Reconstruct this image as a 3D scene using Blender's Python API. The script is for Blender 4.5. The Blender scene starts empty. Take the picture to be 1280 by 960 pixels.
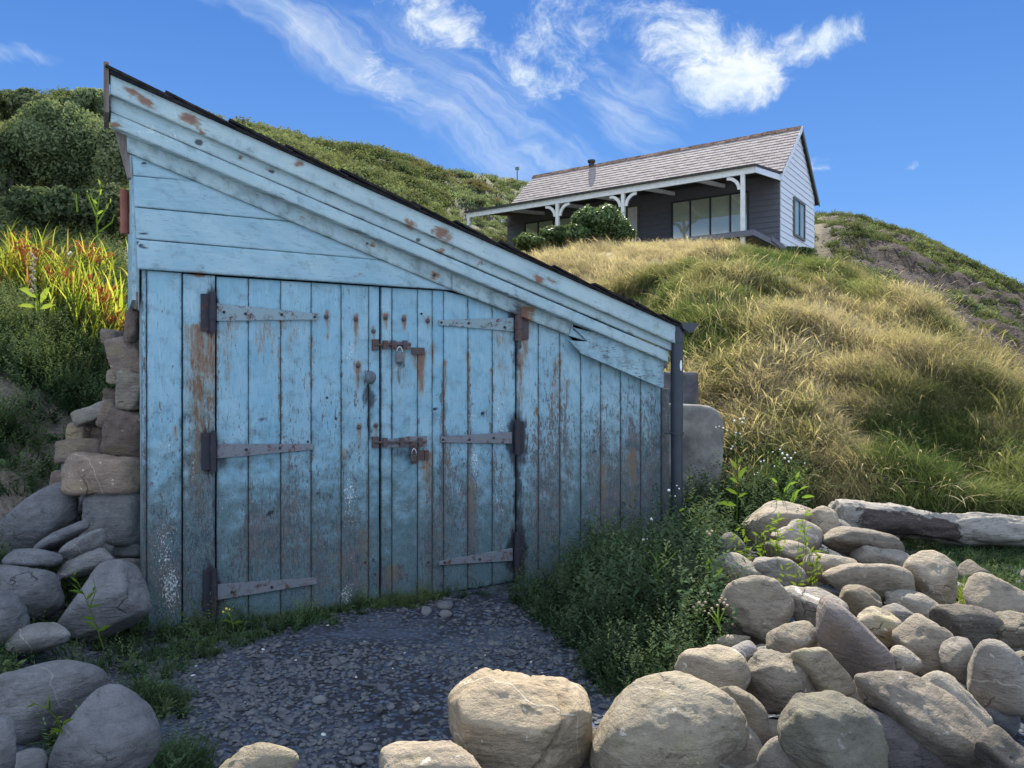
import bpy, math, random
import numpy as np
from mathutils import Vector, Matrix

random.seed(7)
RNG = np.random.RandomState(7)
SC = bpy.context.scene
COL = SC.collection

# ------------------------------------------------------------------ camera, sky, sun, exposure
EYE, F = 1.4, 960.0                       # camera height, focal length in units of a 1280 wide picture
cam_d = bpy.data.cameras.new("camera"); cam = bpy.data.objects.new("camera", cam_d); COL.objects.link(cam)
cam.location = (0, 0, EYE); cam.rotation_euler = (math.radians(90), 0, 0)
cam_d.sensor_width = 36; cam_d.lens = 27; cam_d.clip_start = 0.05; cam_d.clip_end = 2000
SC.camera = cam
SUN_AZ, SUN_EL = math.radians(4), math.radians(44)      # azimuth clockwise from +Y (the view direction)
SUN_STRENGTH, SKY_STRENGTH, EXPOSURE = 5.0, 0.15, 1.28
SC.view_settings.view_transform = 'Standard'; SC.view_settings.look = 'None'
SC.view_settings.exposure = EXPOSURE; SC.view_settings.gamma = 1.0
SC.cycles.max_bounces = 6; SC.cycles.diffuse_bounces = 3; SC.cycles.glossy_bounces = 2
SC.cycles.transmission_bounces = 3; SC.cycles.transparent_max_bounces = 6
SC.cycles.caustics_reflective = False; SC.cycles.caustics_refractive = False
SC.cycles.use_adaptive_sampling = True
try:
    SC.cycles.use_denoising = True
except Exception:
    pass

sun_d = bpy.data.lights.new("sun", 'SUN'); sun = bpy.data.objects.new("sun", sun_d); COL.objects.link(sun)
sun_d.energy = SUN_STRENGTH; sun_d.angle = math.radians(0.53); sun_d.color = (1.0, 0.93, 0.80)
sd = Vector((math.sin(SUN_AZ) * math.cos(SUN_EL), math.cos(SUN_AZ) * math.cos(SUN_EL), math.sin(SUN_EL)))
sun.rotation_euler = sd.to_track_quat('Z', 'Y').to_euler(); sun.location = (5, 20, 30)


class G:
    """small helper for writing node graphs"""
    def __init__(s, nt): s.nt = nt; s.n = nt.nodes; s.l = nt.links
    def put(s, sock, v):
        if v is None: return
        if hasattr(v, 'is_output') or hasattr(v, 'links'): s.l.new(v, sock)
        elif isinstance(v, (tuple, list)):
            v = tuple(v)
            if sock.type == 'RGBA' and len(v) == 3: v = v + (1.0,)
            sock.default_value = v
        else: sock.default_value = v
    def node(s, t, ins=None, **kw):
        n = s.n.new(t)
        for k, v in kw.items(): setattr(n, k, v)
        for k, v in (ins or {}).items(): s.put(n.inputs[k], v)
        return n
    def m(s, op, a, b=None, c=None, clamp=False):
        n = s.node('ShaderNodeMath', operation=op, use_clamp=clamp)
        s.put(n.inputs[0], a)
        if b is not None: s.put(n.inputs[1], b)
        if c is not None: s.put(n.inputs[2], c)
        return n.outputs[0]
    def add(s, a, b): return s.m('ADD', a, b)
    def mul(s, a, b): return s.m('MULTIPLY', a, b)
    def vm(s, op, a, b=None, out=0):
        n = s.node('ShaderNodeVectorMath', operation=op); s.put(n.inputs[0], a)
        if b is not None: s.put(n.inputs[1], b)
        return n.outputs[out]
    def mix(s, f, a, b, mode='MIX'):
        n = s.node('ShaderNodeMix', data_type='RGBA', blend_type=mode)
        s.put(n.inputs[0], f); s.put(n.inputs[6], a); s.put(n.inputs[7], b)
        return n.outputs[2]
    def step(s, x, lo, hi):
        n = s.node('ShaderNodeMapRange', interpolation_type='SMOOTHSTEP')
        s.put(n.inputs[0], x); s.put(n.inputs[1], lo); s.put(n.inputs[2], hi)
        return n.outputs[0]
    def lin(s, x, a, b, c, d):
        n = s.node('ShaderNodeMapRange'); s.put(n.inputs[0], x)
        for i, q in enumerate((a, b, c, d)): s.put(n.inputs[i + 1], q)
        return n.outputs[0]
    def noise(s, vec, scale, detail=4, rough=0.55, dist=0.0, out=0):
        n = s.node('ShaderNodeTexNoise', {'Vector': vec, 'Scale': scale, 'Detail': detail, 'Roughness': rough, 'Distortion': dist})
        return n.outputs[out]
    def scale(s, vec, xyz): return s.vm('MULTIPLY', vec, xyz)
    def attr(s, name, typ='GEOMETRY', out=2):
        return s.node('ShaderNodeAttribute', attribute_name=name, attribute_type=typ).outputs[out]
    def ramp(s, f, stops):
        n = s.node('ShaderNodeValToRGB'); s.put(n.inputs[0], f)
        el = n.color_ramp.elements
        while len(el) < len(stops): el.new(0.5)
        for e, (p, c) in zip(el, stops): e.position = p; e.color = tuple(c) + (1.0,)
        return n.outputs[0]
    def bump(s, h, dist, strength=1.0, normal=None):
        n = s.node('ShaderNodeBump', {'Height': h, 'Distance': dist, 'Strength': strength})
        if normal is not None: s.put(n.inputs['Normal'], normal)
        return n.outputs[0]


# sky: physical sky, a little deeper blue, with thin fair-weather cloud
world = bpy.data.worlds.new("World"); SC.world = world; world.use_nodes = True
g = G(world.node_tree); g.n.clear()
sky = g.node('ShaderNodeTexSky', sky_type='NISHITA', sun_disc=False, sun_elevation=SUN_EL,
             sun_rotation=SUN_AZ, altitude=0.0, air_density=1.0, dust_density=0.0, ozone_density=3.5)
gen = g.node('ShaderNodeTexCoord').outputs['Generated']
sx = g.node('ShaderNodeSeparateXYZ', {0: gen})
X, Y, Z = sx.outputs
clear = g.ramp(Z, [(0.0, (0.55, 0.80, 1.0)), (0.10, (0.185, 0.42, 0.90)), (0.22, (0.115, 0.335, 0.84)), (0.42, (0.058, 0.220, 0.68)), (1.0, (0.025, 0.12, 0.45))])
clear = g.mix(1.0, clear, (2.5, 2.52, 2.55), 'MULTIPLY')
skyc = g.mix(0.93, sky.outputs[0], clear)          # very clear sea air: most of the whitish glow of the model taken out
front = g.step(Y, 0.15, 0.4)
Yc = g.m('MAXIMUM', Y, 0.12)
U, V = g.m('DIVIDE', X, Yc), g.m('DIVIDE', Z, Yc)
uv = g.node('ShaderNodeCombineXYZ', {0: U, 1: V, 2: 0.0}).outputs[0]
wrp = g.noise(uv, 3.0, 5, 0.6, out=1)
wv = g.vm('MULTIPLY', g.vm('SUBTRACT', wrp, (0.5, 0.5, 0.5)), (0.16, 0.16, 0.0))
uvw = g.vm('ADD', uv, wv)
fb = g.noise(uvw, 11.0, 11, 0.70, 0.35)
sw = g.node('ShaderNodeSeparateXYZ', {0: uvw})
streak_v = g.node('ShaderNodeVectorRotate', {'Vector': uvw, 'Angle': math.radians(32)}, rotation_type='Z_AXIS').outputs[0]
fs = g.noise(g.scale(streak_v, (3.0, 16.0, 1.0)), 1.6, 7, 0.6, 0.8)
acc = None; acc_s = None
BL = [  # picture position, half sizes, tilt, weight, 0 = puffy 1 = wispy
    (1012, 62, 62, 30, 14, 1.15, 0), (905, 105, 62, 44, 20, 1.35, 0), (868, 48, 85, 52, -20, 0.95, 0), (790, 20, 90, 40, 0, 0.6, 0),
    (700, 40, 75, 50, -30, 0.8, 0), (668, 108, 52, 30, -20, 1.0, 0), (540, 30, 90, 42, -20, 0.9, 0), (480, 95, 70, 30, -40, 0.8, 0),
    (400, 60, 210, 34, -28, 1.0, 1), (570, 130, 190, 55, -30, 0.85, 1), (790, 130, 60, 70, 30, 0.8, 1), (300, 15, 130, 25, -22, 0.7, 1),
    (690, 195, 130, 30, -10, 0.6, 1), (15, 74, 55, 12, -5, 0.75, 1), (1020, 213, 16, 12, 0, 0.55, 0), (1127, 212, 12, 6, 0, 0.6, 0)]
for (bu, bv, ru, rv, rot, w, kind) in BL:
    c = ((bu - 640) / F, (480 - bv) / F)
    d = g.vm('SUBTRACT', uvw, (c[0], c[1], 0))
    r = g.node('ShaderNodeVectorRotate', {'Vector': d, 'Angle': math.radians(-rot)}, rotation_type='Z_AXIS').outputs[0]
    q = g.vm('LENGTH', g.scale(r, (F / ru / 1.5, F / rv / 1.5, 0)), out=1)
    f = g.mul(g.m('SUBTRACT', 1.0, g.m('POWER', q, 1.6), clamp=True), w)
    if kind: acc_s = f if acc_s is None else g.m('MAXIMUM', acc_s, f)
    else: acc = f if acc is None else g.m('MAXIMUM', acc, f)
puff = g.step(g.add(acc, g.mul(g.m('SUBTRACT', fb, 0.5), 2.8)), 0.30, 1.25)
puff = g.mul(puff, g.step(acc, 0.0, 0.25))
wisp = g.mul(g.step(g.add(g.mul(acc_s, 0.7), g.mul(g.m('SUBTRACT', fs, 0.5), 1.5)), 0.08, 1.1), g.step(acc_s, 0.0, 0.4))
inframe = g.mul(front, g.m('MAXIMUM', puff, g.mul(wisp, 0.72)))
# unseen cloud over the rest of the sky, made denser and brighter as fill light
Zc = g.m('MAXIMUM', Z, 0.08)
pl = g.node('ShaderNodeCombineXYZ', {0: g.m('DIVIDE', X, Zc), 1: g.m('DIVIDE', Y, Zc), 2: 3.0}).outputs[0]
oth = g.mul(g.step(g.noise(pl, 0.7, 8, 0.6, 0.5), 0.36, 0.60), g.mul(g.step(Z, 0.02, 0.15), 0.95))
oth = g.mul(oth, g.m('SUBTRACT', 1.0, front, clamp=True))
cl = g.m('MAXIMUM', inframe, oth)
cloudc = g.mix(g.step(fb, 0.3, 0.75), (1.5, 2.0, 2.6), (2.9, 3.0, 3.1))
cloudc = g.mix(g.m('SUBTRACT', 1.0, front, clamp=True), cloudc, (4.2, 5.0, 6.1))     # unseen cloud brightened and tinted to fill the shaded shed front
out = g.mix(cl, skyc, cloudc)
bg = g.node('ShaderNodeBackground', {'Color': out, 'Strength': SKY_STRENGTH})
g.l.new(bg.outputs[0], g.node('ShaderNodeOutputWorld').inputs[0])
try: world.cycles.sampling_method = 'MANUAL'; world.cycles.sample_map_resolution = 512
except Exception: pass


# ------------------------------------------------------------------ small tools
def P(u, v, y):
    """a point the given distance ahead, found along a sight line of the 1280 x 960 photograph"""
    return Vector(((u - 640) / F * y, y, EYE + (480 - v) / F * y))

def tag(o, label=None, cat=None, group=None, kind=None):
    if label: o['label'] = label
    if cat: o['category'] = cat
    if group: o['group'] = group
    if kind: o['kind'] = kind
    return o

def empty(name, loc, label, cat, group=None):
    o = bpy.data.objects.new(name, None); COL.objects.link(o); o.location = loc; o.empty_display_size = 0.1
    return tag(o, label, cat, group)

def link(name, me, mats, parent=None, smooth=False):
    if not isinstance(mats, (list, tuple)): mats = [mats]
    for m_ in mats: me.materials.append(m_)
    o = bpy.data.objects.new(name, me); COL.objects.link(o)
    if parent is not None:
        o.parent = parent
        o.matrix_parent_inverse = world_of(parent).inverted()
    if smooth: me.polygons.foreach_set('use_smooth', [True] * len(me.polygons))
    return o

def world_of(o):
    m_ = Matrix.LocRotScale(o.location, o.rotation_euler, o.scale)
    if o.parent is not None: m_ = world_of(o.parent) @ o.matrix_parent_inverse @ m_
    return m_

def mesh_np(name, verts, faces, mat_idx=None):
    """verts Nx3 array, faces: Mx3 / Mx4 array or list of lists"""
    me = bpy.data.meshes.new(name)
    verts = np.asarray(verts, dtype=np.float32)
    if isinstance(faces, np.ndarray):
        k = faces.shape[1]; m_ = len(faces)
        me.vertices.add(len(verts)); me.vertices.foreach_set('co', verts.ravel())
        me.loops.add(m_ * k); me.loops.foreach_set('vertex_index', faces.astype(np.int32).ravel())
        me.polygons.add(m_); me.polygons.foreach_set('loop_start', np.arange(0, m_ * k, k, dtype=np.int32))
        if mat_idx is not None: me.polygons.foreach_set('material_index', np.asarray(mat_idx, dtype=np.int32))
        me.update(calc_edges=True)
    else:
        me.from_pydata([tuple(map(float, p)) for p in verts], [], faces); me.update()
    return me

def fattr(me, name, arr):
    a = me.attributes.new(name, 'FLOAT', 'POINT'); a.data.foreach_set('value', np.asarray(arr, dtype=np.float32).ravel())

def hash3(ix, iy, iz, seed):
    h = (ix * 374761393 + iy * 668265263 + iz * 2147483647 + seed * 974711) & 0xFFFFFFFF
    h = ((h ^ (h >> 13)) * 1274126177) & 0xFFFFFFFF
    h = ((h ^ (h >> 16)) * 2246822519) & 0xFFFFFFFF
    return ((h ^ (h >> 13)) & 0xFFFFFF) / float(0xFFFFFF)

def vnoise(p, seed=0):
    p = np.asarray(p, dtype=np.float64); i = np.floor(p).astype(np.int64); f = p - i; f = f * f * (3 - 2 * f)
    r = 0
    for dx in (0, 1):
        for dy in (0, 1):
            for dz in (0, 1):
                w = (f[:, 0] if dx else 1 - f[:, 0]) * (f[:, 1] if dy else 1 - f[:, 1]) * (f[:, 2] if dz else 1 - f[:, 2])
                r = r + w * hash3(i[:, 0] + dx, i[:, 1] + dy, i[:, 2] + dz, seed)
    return r

def fbm(p, octv=4, seed=0, gain=0.5):
    p = np.asarray(p, dtype=np.float64); a = 1.0; s = 0; t = 0
    for o in range(octv):
        s = s + a * (vnoise(p * (2.03 ** o) + 17.3 * o, seed + o) - 0.5); t += a; a *= gain
    return s / t * 2                       # about -1..1

def smooth(x, a, b):
    t = np.clip((np.asarray(x, dtype=float) - a) / (b - a), 0, 1); return t * t * (3 - 2 * t)

class MB:
    """collects pieces into one mesh"""
    def __init__(s): s.v = []; s.f = []
    def add(s, v, f):
        n = len(s.v); s.v += [Vector(p) for p in v]; s.f += [[i + n for i in q] for q in f]; return s
    def hexa(s, c):                        # 8 corners: bottom 4 ccw then top 4
        return s.add(c, [[3, 2, 1, 0], [4, 5, 6, 7], [0, 1, 5, 4], [1, 2, 6, 5], [2, 3, 7, 6], [3, 0, 4, 7]])
    def box(s, o, ax, ay, az):             # corner o and three edge vectors
        o, ax, ay, az = map(Vector, (o, ax, ay, az))
        return s.hexa([o, o + ax, o + ax + ay, o + ay, o + az, o + ax + az, o + ax + ay + az, o + ay + az])
    def tube(s, pts, rad, n=8, cap=True):
        pts = [Vector(p) for p in pts]
        if not isinstance(rad, (list, tuple)): rad = [rad] * len(pts)
        vs, fs = [], []
        for i, p in enumerate(pts):
            d = (pts[min(i + 1, len(pts) - 1)] - pts[max(i - 1, 0)]).normalized()
            a = d.cross(Vector((0.13, 0.21, 1))); 
            if a.length < 1e-3: a = d.cross(Vector((1, 0, 0)))
            a.normalize(); b = d.cross(a)
            for k in range(n):
                t = 2 * math.pi * k / n; vs.append(p + (a * math.cos(t) + b * math.sin(t)) * rad[i])
        for i in range(len(pts) - 1):
            for k in range(n):
                fs.append([i * n + k, i * n + (k + 1) % n, (i + 1) * n + (k + 1) % n, (i + 1) * n + k])
        if cap: fs.append(list(range(n))[::-1]); fs.append([(len(pts) - 1) * n + k for k in range(n)])
        return s.add(vs, fs)
    def prism(s, poly, d):                 # polygon of 3D points swept by vector d
        n = len(poly); poly = [Vector(p) for p in poly]; d = Vector(d)
        return s.add(poly + [p + d for p in poly], [list(range(n)), [i + n for i in range(n)][::-1]] +
                     [[i, i + n, (i + 1) % n + n, (i + 1) % n] for i in range(n)])
    def build(s, name, mat, parent=None, bevel=0.0, smooth_=False, seg=2):
        me = bpy.data.meshes.new(name); me.from_pydata([tuple(p) for p in s.v], [], s.f); me.update()
        import bmesh
        bm = bmesh.new(); bm.from_mesh(me); bmesh.ops.recalc_face_normals(bm, faces=bm.faces); bm.to_mesh(me); bm.free()
        o = link(name, me, mat, parent, smooth_)
        if bevel:
            m_ = o.modifiers.new('bevel', 'BEVEL'); m_.width = bevel; m_.segments = seg; m_.limit_method = 'ANGLE'; m_.angle_limit = math.radians(35)
        return o


# ------------------------------------------------------------------ materials
def new_mat(name):
    m_ = bpy.data.materials.new(name); m_.use_nodes = True; g_ = G(m_.node_tree); g_.n.clear(); return m_, g_

def finish(g_, color, rough=0.8, normal=None, spec=0.3, metal=0.0, **kw):
    if spec == 0:
        b = g_.node('ShaderNodeBsdfDiffuse', {'Color': color}); 
        if normal is not None: g_.put(b.inputs['Normal'], normal)
        o = g_.node('ShaderNodeOutputMaterial'); g_.l.new(b.outputs[0], o.inputs[0]); return b
    b = g_.node('ShaderNodeBsdfPrincipled')
    g_.put(b.inputs['Base Color'], color); g_.put(b.inputs['Roughness'], rough); g_.put(b.inputs['Metallic'], metal)
    g_.put(b.inputs['Specular IOR Level'], spec)
    for k, v in kw.items(): g_.put(b.inputs[k.replace('_', ' ')], v)
    if normal is not None: g_.put(b.inputs['Normal'], normal)
    o = g_.node('ShaderNodeOutputMaterial'); g_.l.new(b.outputs[0], o.inputs[0]); return b

def mat_paint():
    """weathered blue paint on planks: paint, bare grey wood, chalk, rust and soot where the plank's own stain attributes ask for it"""
    m_, g = new_mat("weathered_blue_paint")
    uvn = g.node('ShaderNodeUVMap', uv_map='grain').outputs[0]
    rust, soot, bare, chalk, dirt_shade, tone = [g.attr(k) for k in ('rust', 'soot', 'bare', 'chalk', 'dirt_shade', 'tone')]
    grain = g.noise(g.scale(uvn, (1.0, 0.045, 1)), 210, 6, 0.6, 0.3)
    grain2 = g.noise(g.scale(uvn, (1.0, 0.09, 1)), 60, 5, 0.55, 0.5)
    peel = g.noise(g.scale(uvn, (1.0, 0.28, 1)), 42, 9, 0.68, 0.4)
    fine = g.noise(g.scale(uvn, (1.0, 0.45, 1)), 230, 5, 0.6)
    blot = g.noise(uvn, 3.1, 5, 0.6)
    blot3 = g.noise(g.scale(uvn, (1.0, 0.4, 1)), 14.0, 5, 0.6, 0.6)
    blot2 = g.noise(g.vm('ADD', uvn, (7.0, 3.0, 0)), 11.0, 5, 0.6)
    # bare wood shows where paint has gone
    def c0(x, k): return g.mul(g.m('SUBTRACT', x, 0.5), k)
    flake = g.noise(g.scale(uvn, (1.0, 0.35, 1)), 95, 7, 0.7, 0.3)
    pk = g.add(g.add(c0(peel, 1.7), c0(flake, 2.0)), g.add(c0(grain2, 0.9), c0(blot3, 0.9)))
    bmask = g.step(g.add(pk, bare), 0.56, 0.64)
    fmask = g.mul(g.step(g.add(g.mul(fine, 0.6), g.add(g.mul(grain, 0.5), g.mul(bare, 0.30))), 0.66, 0.78), 0.9)
    mild = g.step(g.add(g.add(c0(fine, 2.6), c0(flake, 1.4)), g.add(c0(blot2, 0.8), g.mul(dirt_shade, 0.33))), 0.36, 0.52)
    crack = g.step(g.add(grain, g.mul(bare, 0.10)), 0.63, 0.70)
    # paint
    p1 = g.mix(tone, (0.215, 0.395, 0.500), (0.395, 0.490, 0.495))
    p2 = g.mix(g.step(blot, 0.35, 0.68), p1, g.mix(tone, (0.150, 0.335, 0.450), (0.33, 0.43, 0.455)))
    p3 = g.mix(g.mul(g.step(grain2, 0.45, 0.75), 0.40), p2, (0.38, 0.50, 0.55))
    p4 = g.mix(g.mul(g.step(g.add(blot2, g.mul(dirt_shade, 0.55)), 0.48, 0.98), 0.85), p3, (0.085, 0.125, 0.125))
    wood = g.mix(g.step(grain, 0.3, 0.7), (0.055, 0.056, 0.062), (0.230, 0.215, 0.205))
    wood = g.mix(g.mul(g.step(blot2, 0.45, 0.7), 0.8), wood, (0.070, 0.100, 0.115))
    c = g.mix(g.mul(fmask, 0.75), p4, g.mix(0.4, wood, p4))
    c = g.mix(g.mul(bmask, 0.92), c, wood)
    c = g.mix(g.mul(mild, 0.62), c, (0.032, 0.052, 0.066))
    c = g.mix(g.mul(crack, 0.6), c, (0.045, 0.05, 0.05))
    # white chalky flecks
    wm = g.step(g.add(g.add(c0(g.noise(g.scale(uvn, (1.0, 0.5, 1)), 120, 6, 0.7), 2.6), c0(peel, 0.8)), g.mul(chalk, 0.42)), 0.50, 0.58)
    c = g.mix(g.mul(wm, 0.85), c, (0.62, 0.65, 0.64))
    # rust runs
    rn = g.add(g.mul(rust, 0.9), g.add(c0(grain2, 1.0), g.add(c0(peel, 1.2), c0(flake, 0.7))))
    rm = g.mul(g.step(rn, 0.05, 0.72), g.step(rust, 0.03, 0.26))
    rc = g.mix(g.step(rn, 0.25, 0.95), (0.215, 0.155, 0.085), g.mix(grain, (0.090, 0.030, 0.018), (0.255, 0.100, 0.042)))
    c = g.mix(g.mul(rm, 0.88), c, rc)
    sn = g.add(soot, g.mul(g.m('SUBTRACT', g.add(peel, grain2), 1.0), 0.8))
    sm = g.mul(g.step(sn, 0.15, 0.75), g.step(soot, 0.02, 0.15))
    c = g.mix(g.mul(sm, 0.88), c, (0.022, 0.020, 0.026))
    h = g.m('SUBTRACT', g.mul(grain, 0.35), g.add(g.mul(bmask, 0.8), g.mul(crack, 0.9)))
    n = g.bump(h, 0.0022, 0.75)
    rough = g.lin(bmask, 0, 1, 0.55, 0.9)
    finish(g, c, rough, n, 0.28)
    return m_

def mat_rusty(name, paint, amount):
    m_, g = new_mat(name)
    co = g.node('ShaderNodeTexCoord').outputs['Object']; r = g.node('ShaderNodeObjectInfo').outputs['Random']
    co = g.vm('ADD', co, g.node('ShaderNodeCombineXYZ', {0: g.mul(r, 30)}).outputs[0])
    n1 = g.noise(co, 22, 6, 0.65); n2 = g.noise(co, 130, 5, 0.6)
    rc = g.mix(n2, (0.035, 0.022, 0.020), (0.155, 0.065, 0.038))
    c = g.mix(g.step(g.add(g.mul(n1, 0.8), g.mul(n2, 0.4)), amount - 0.07, amount + 0.07), rc, paint)
    finish(g, c, 0.75, g.bump(g.add(n1, n2), 0.003, 0.6), 0.3)
    return m_

def mat_simple(name, c1, c2, scale=20, rough=0.8, bump=0.002, spec=0.3, detail=6, metal=0.0, stretch=(1, 1, 1)):
    m_, g = new_mat(name)
    co = g.node('ShaderNodeTexCoord').outputs['Object']; r = g.node('ShaderNodeObjectInfo').outputs['Random']
    co = g.vm('ADD', g.scale(co, stretch), g.node('ShaderNodeCombineXYZ', {0: g.mul(r, 30)}).outputs[0])
    n1 = g.noise(co, scale, detail, 0.6)
    c = g.mix(g.step(n1, 0.3, 0.72), c1, c2)
    c = g.mix(g.lin(r, 0, 1, 0.0, 0.25), c, c1)
    finish(g, c, rough, g.bump(n1, bump, 0.7) if bump else None, spec, metal)
    return m_

def mat_stone(name, base, alt, lichen=0.0, vein=False, strata=0.5, pits=0.0):
    m_, g = new_mat(name)
    co = g.node('ShaderNodeTexCoord').outputs['Object']; r = g.node('ShaderNodeObjectInfo').outputs['Random']
    off = g.node('ShaderNodeCombineXYZ', {0: g.mul(r, 37), 1: g.mul(r, 11), 2: g.mul(r, 23)}).outputs[0]
    c0 = g.vm('ADD', co, off)
    big = g.noise(c0, 5.5, 5, 0.6, 0.4); med = g.noise(c0, 24, 7, 0.65, 0.3); fine = g.noise(c0, 150, 6, 0.7)
    st = g.noise(g.scale(c0, (3.0, 3.0, 22.0)), 3.0, 6, 0.6, 0.6)
    c = g.mix(g.step(big, 0.32, 0.68), base, alt)
    c = g.mix(g.mul(g.step(st, 0.4, 0.7), strata * 0.55), c, tuple(x * 0.55 for x in base))
    c = g.mix(g.mul(g.step(med, 0.35, 0.72), 0.35), c, tuple(min(1, x * 1.45) for x in alt))
    c = g.mix(g.mul(g.step(fine, 0.42, 0.68), 0.28), c, tuple(x * 0.45 for x in base))
    c = g.mix(g.mul(g.step(g.noise(c0, 420, 3, 0.6), 0.58, 0.72), 0.35), c, (0.62, 0.58, 0.50))
    c = g.mix(g.lin(r, 0, 1, 0.0, 0.40), c, (0.15, 0.135, 0.125))
    ed_ = g.noise(g.vm('ADD', g.scale(c0, (1, 1, 2.6)), (2, 7, 1)), 11, 7, 0.7, 0.8)
    c = g.mix(g.mul(g.step(ed_, 0.54, 0.66), 0.45), c, tuple(x * 0.42 for x in base))
    if lichen:
        lm = g.mul(g.step(g.noise(g.vm('ADD', c0, (3, 3, 3)), 7.0, 5, 0.6), 0.50, 0.66), lichen)
        c = g.mix(lm, c, g.mix(med, (0.235, 0.215, 0.085), (0.36, 0.32, 0.17)))
        wm = g.step(g.add(g.noise(g.vm('ADD', c0, (9, 1, 5)), 26, 3, 0.5), g.mul(lm, 0.05)), 0.68, 0.71)
        c = g.mix(g.mul(wm, 0.8), c, (0.52, 0.50, 0.45))
    # thin quartz veins: crests of a warped wave
    wv = g.node('ShaderNodeTexWave', {'Vector': g.vm('ADD', c0, g.scale(g.noise(c0, 3.0, 3, 0.5, out=1), (0.35, 0.35, 0.35))), 'Scale': 1.3 if vein else 1.6,
                                     'Distortion': 0.6, 'Detail': 2.0, 'Detail Scale': 2.0}, wave_type='BANDS', bands_direction='DIAGONAL').outputs[1]
    vm_ = g.step(wv, 0.9965 if not vein else 0.982, 1.0)
    c = g.mix(g.mul(vm_, 0.85 if vein else g.mul(g.step(r, 0.55, 0.7), 0.4)), c, (0.60, 0.58, 0.54))
    # cracks and pits
    vo = g.node('ShaderNodeTexVoronoi', {'Vector': g.vm('ADD', c0, g.scale(g.noise(c0, 9, 4, 0.6, out=1), (0.14, 0.14, 0.14))), 'Scale': 4.0}, feature='DISTANCE_TO_EDGE').outputs[0]
    ck = g.mul(g.m('SUBTRACT', 1.0, g.step(vo, 0.0, 0.020), clamp=True), g.step(g.noise(c0, 4.1, 2), 0.60, 0.68))
    c = g.mix(g.mul(ck, 0.7), c, (0.05, 0.043, 0.038))
    pt = g.step(g.noise(g.vm('ADD', g.scale(c0, (1, 1, 1.8)), (5, 2, 8)), 26, 5, 0.6, 0.5), 0.64, 0.74)
    if pits: c = g.mix(g.mul(pt, 0.75 * pits), c, (0.05, 0.045, 0.045))
    c = g.mix(1.0, c, g.ramp(r, [(0.0, (0.50, 0.48, 0.48)), (0.35, (0.80, 0.77, 0.74)), (0.7, (1.0, 0.96, 0.90)), (1.0, (1.32, 1.22, 1.08))]), 'MULTIPLY')
    h = g.add(g.add(g.mul(med, 0.9), g.mul(fine, 0.30)), g.add(g.add(g.mul(st, strata * 0.8), g.mul(ed_, -1.3)), g.m('SUBTRACT', g.mul(vm_, 0.1), g.add(g.mul(ck, 0.6), g.mul(pt, pits * 1.0)))))
    finish(g, c, 0.82, g.bump(h, 0.017, 1.0), 0.28)
    return m_

def mat_leaf(name, stops, translucent=0.45, inst=True, rough=0.65, spec=0.3):
    m_, g = new_mat(name)
    if inst: t = g.attr('tint', 'INSTANCER')
    else: t = g.attr('tint')
    r = g.node('ShaderNodeObjectInfo').outputs['Random']
    geo = g.attr('shade')
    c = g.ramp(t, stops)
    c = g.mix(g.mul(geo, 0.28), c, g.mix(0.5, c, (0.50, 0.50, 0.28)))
    hsv = g.node('ShaderNodeHueSaturation', {'Color': c, 'Value': g.lin(r, 0, 1, 0.72, 1.25), 'Hue': g.lin(r, 0, 1, 0.488, 0.508)})
    if spec > .4: b = g.node('ShaderNodeBsdfPrincipled', {'Base Color': hsv.outputs[0], 'Roughness': rough, 'Specular IOR Level': spec * 0.4})
    else: b = g.node('ShaderNodeBsdfDiffuse', {'Color': hsv.outputs[0]})
    tr = g.node('ShaderNodeBsdfTranslucent', {'Color': g.mix(0.4, hsv.outputs[0], g.mix(1.0, hsv.outputs[0], (1.5, 1.5, 0.6), 'MULTIPLY'))})
    mx = g.node('ShaderNodeMixShader', {0: translucent, 1: b.outputs[0], 2: tr.outputs[0]})
    g.l.new(mx.outputs[0], g.node('ShaderNodeOutputMaterial').inputs[0])
    return m_

PAINT = mat_paint()
IRON = mat_rusty("rusty_black_iron", (0.032, 0.031, 0.042), 0.50)
IRON_RED = mat_rusty("red_rusted_iron", (0.085, 0.07, 0.075), 0.56)
STRAP = mat_rusty("painted_rusting_strap", (0.22, 0.30, 0.33), 0.53)
STRAP_DULL = mat_rusty("dull_rusted_strap", (0.17, 0.18, 0.20), 0.52)
BARE = mat_simple("grey_bare_wood", (0.10, 0.085, 0.075), (0.22, 0.19, 0.165), 30, stretch=(1, 1, 0.15))
FELT = mat_simple("black_slate_edge", (0.014, 0.014, 0.018), (0.04, 0.036, 0.036), 18, 0.95, 0.004, 0.0)
PIPE = mat_simple("dark_grey_plastic", (0.020, 0.026, 0.040), (0.030, 0.038, 0.055), 6, 0.45, 0.0005, 0.5)
CLAY = mat_simple("terracotta", (0.22, 0.075, 0.055), (0.30, 0.11, 0.08), 12, 0.8)
WHITE = mat_simple("white_print", (0.7, 0.72, 0.72), (0.78, 0.78, 0.78), 30, 0.6, 0)
STEEL = mat_simple("worn_steel", (0.45, 0.45, 0.46), (0.62, 0.62, 0.62), 60, 0.35, 0.0003, 0.5, metal=0.8)
CONC = mat_simple("mottled_concrete", (0.10, 0.092, 0.088), (0.33, 0.30, 0.275), 4, 0.9, 0.02, 0.3, 9)
DARKSTONE = mat_simple("dark_wall_stone", (0.07, 0.07, 0.08), (0.15, 0.14, 0.145), 9, 0.9, 0.01)
S_TAN = mat_stone("tan_sandstone", (0.300, 0.255, 0.200), (0.385, 0.335, 0.265), 0.15, pits=0.15)
S_GREY = mat_stone("grey_sandstone", (0.235, 0.220, 0.200), (0.335, 0.310, 0.275), 0.1)
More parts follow.
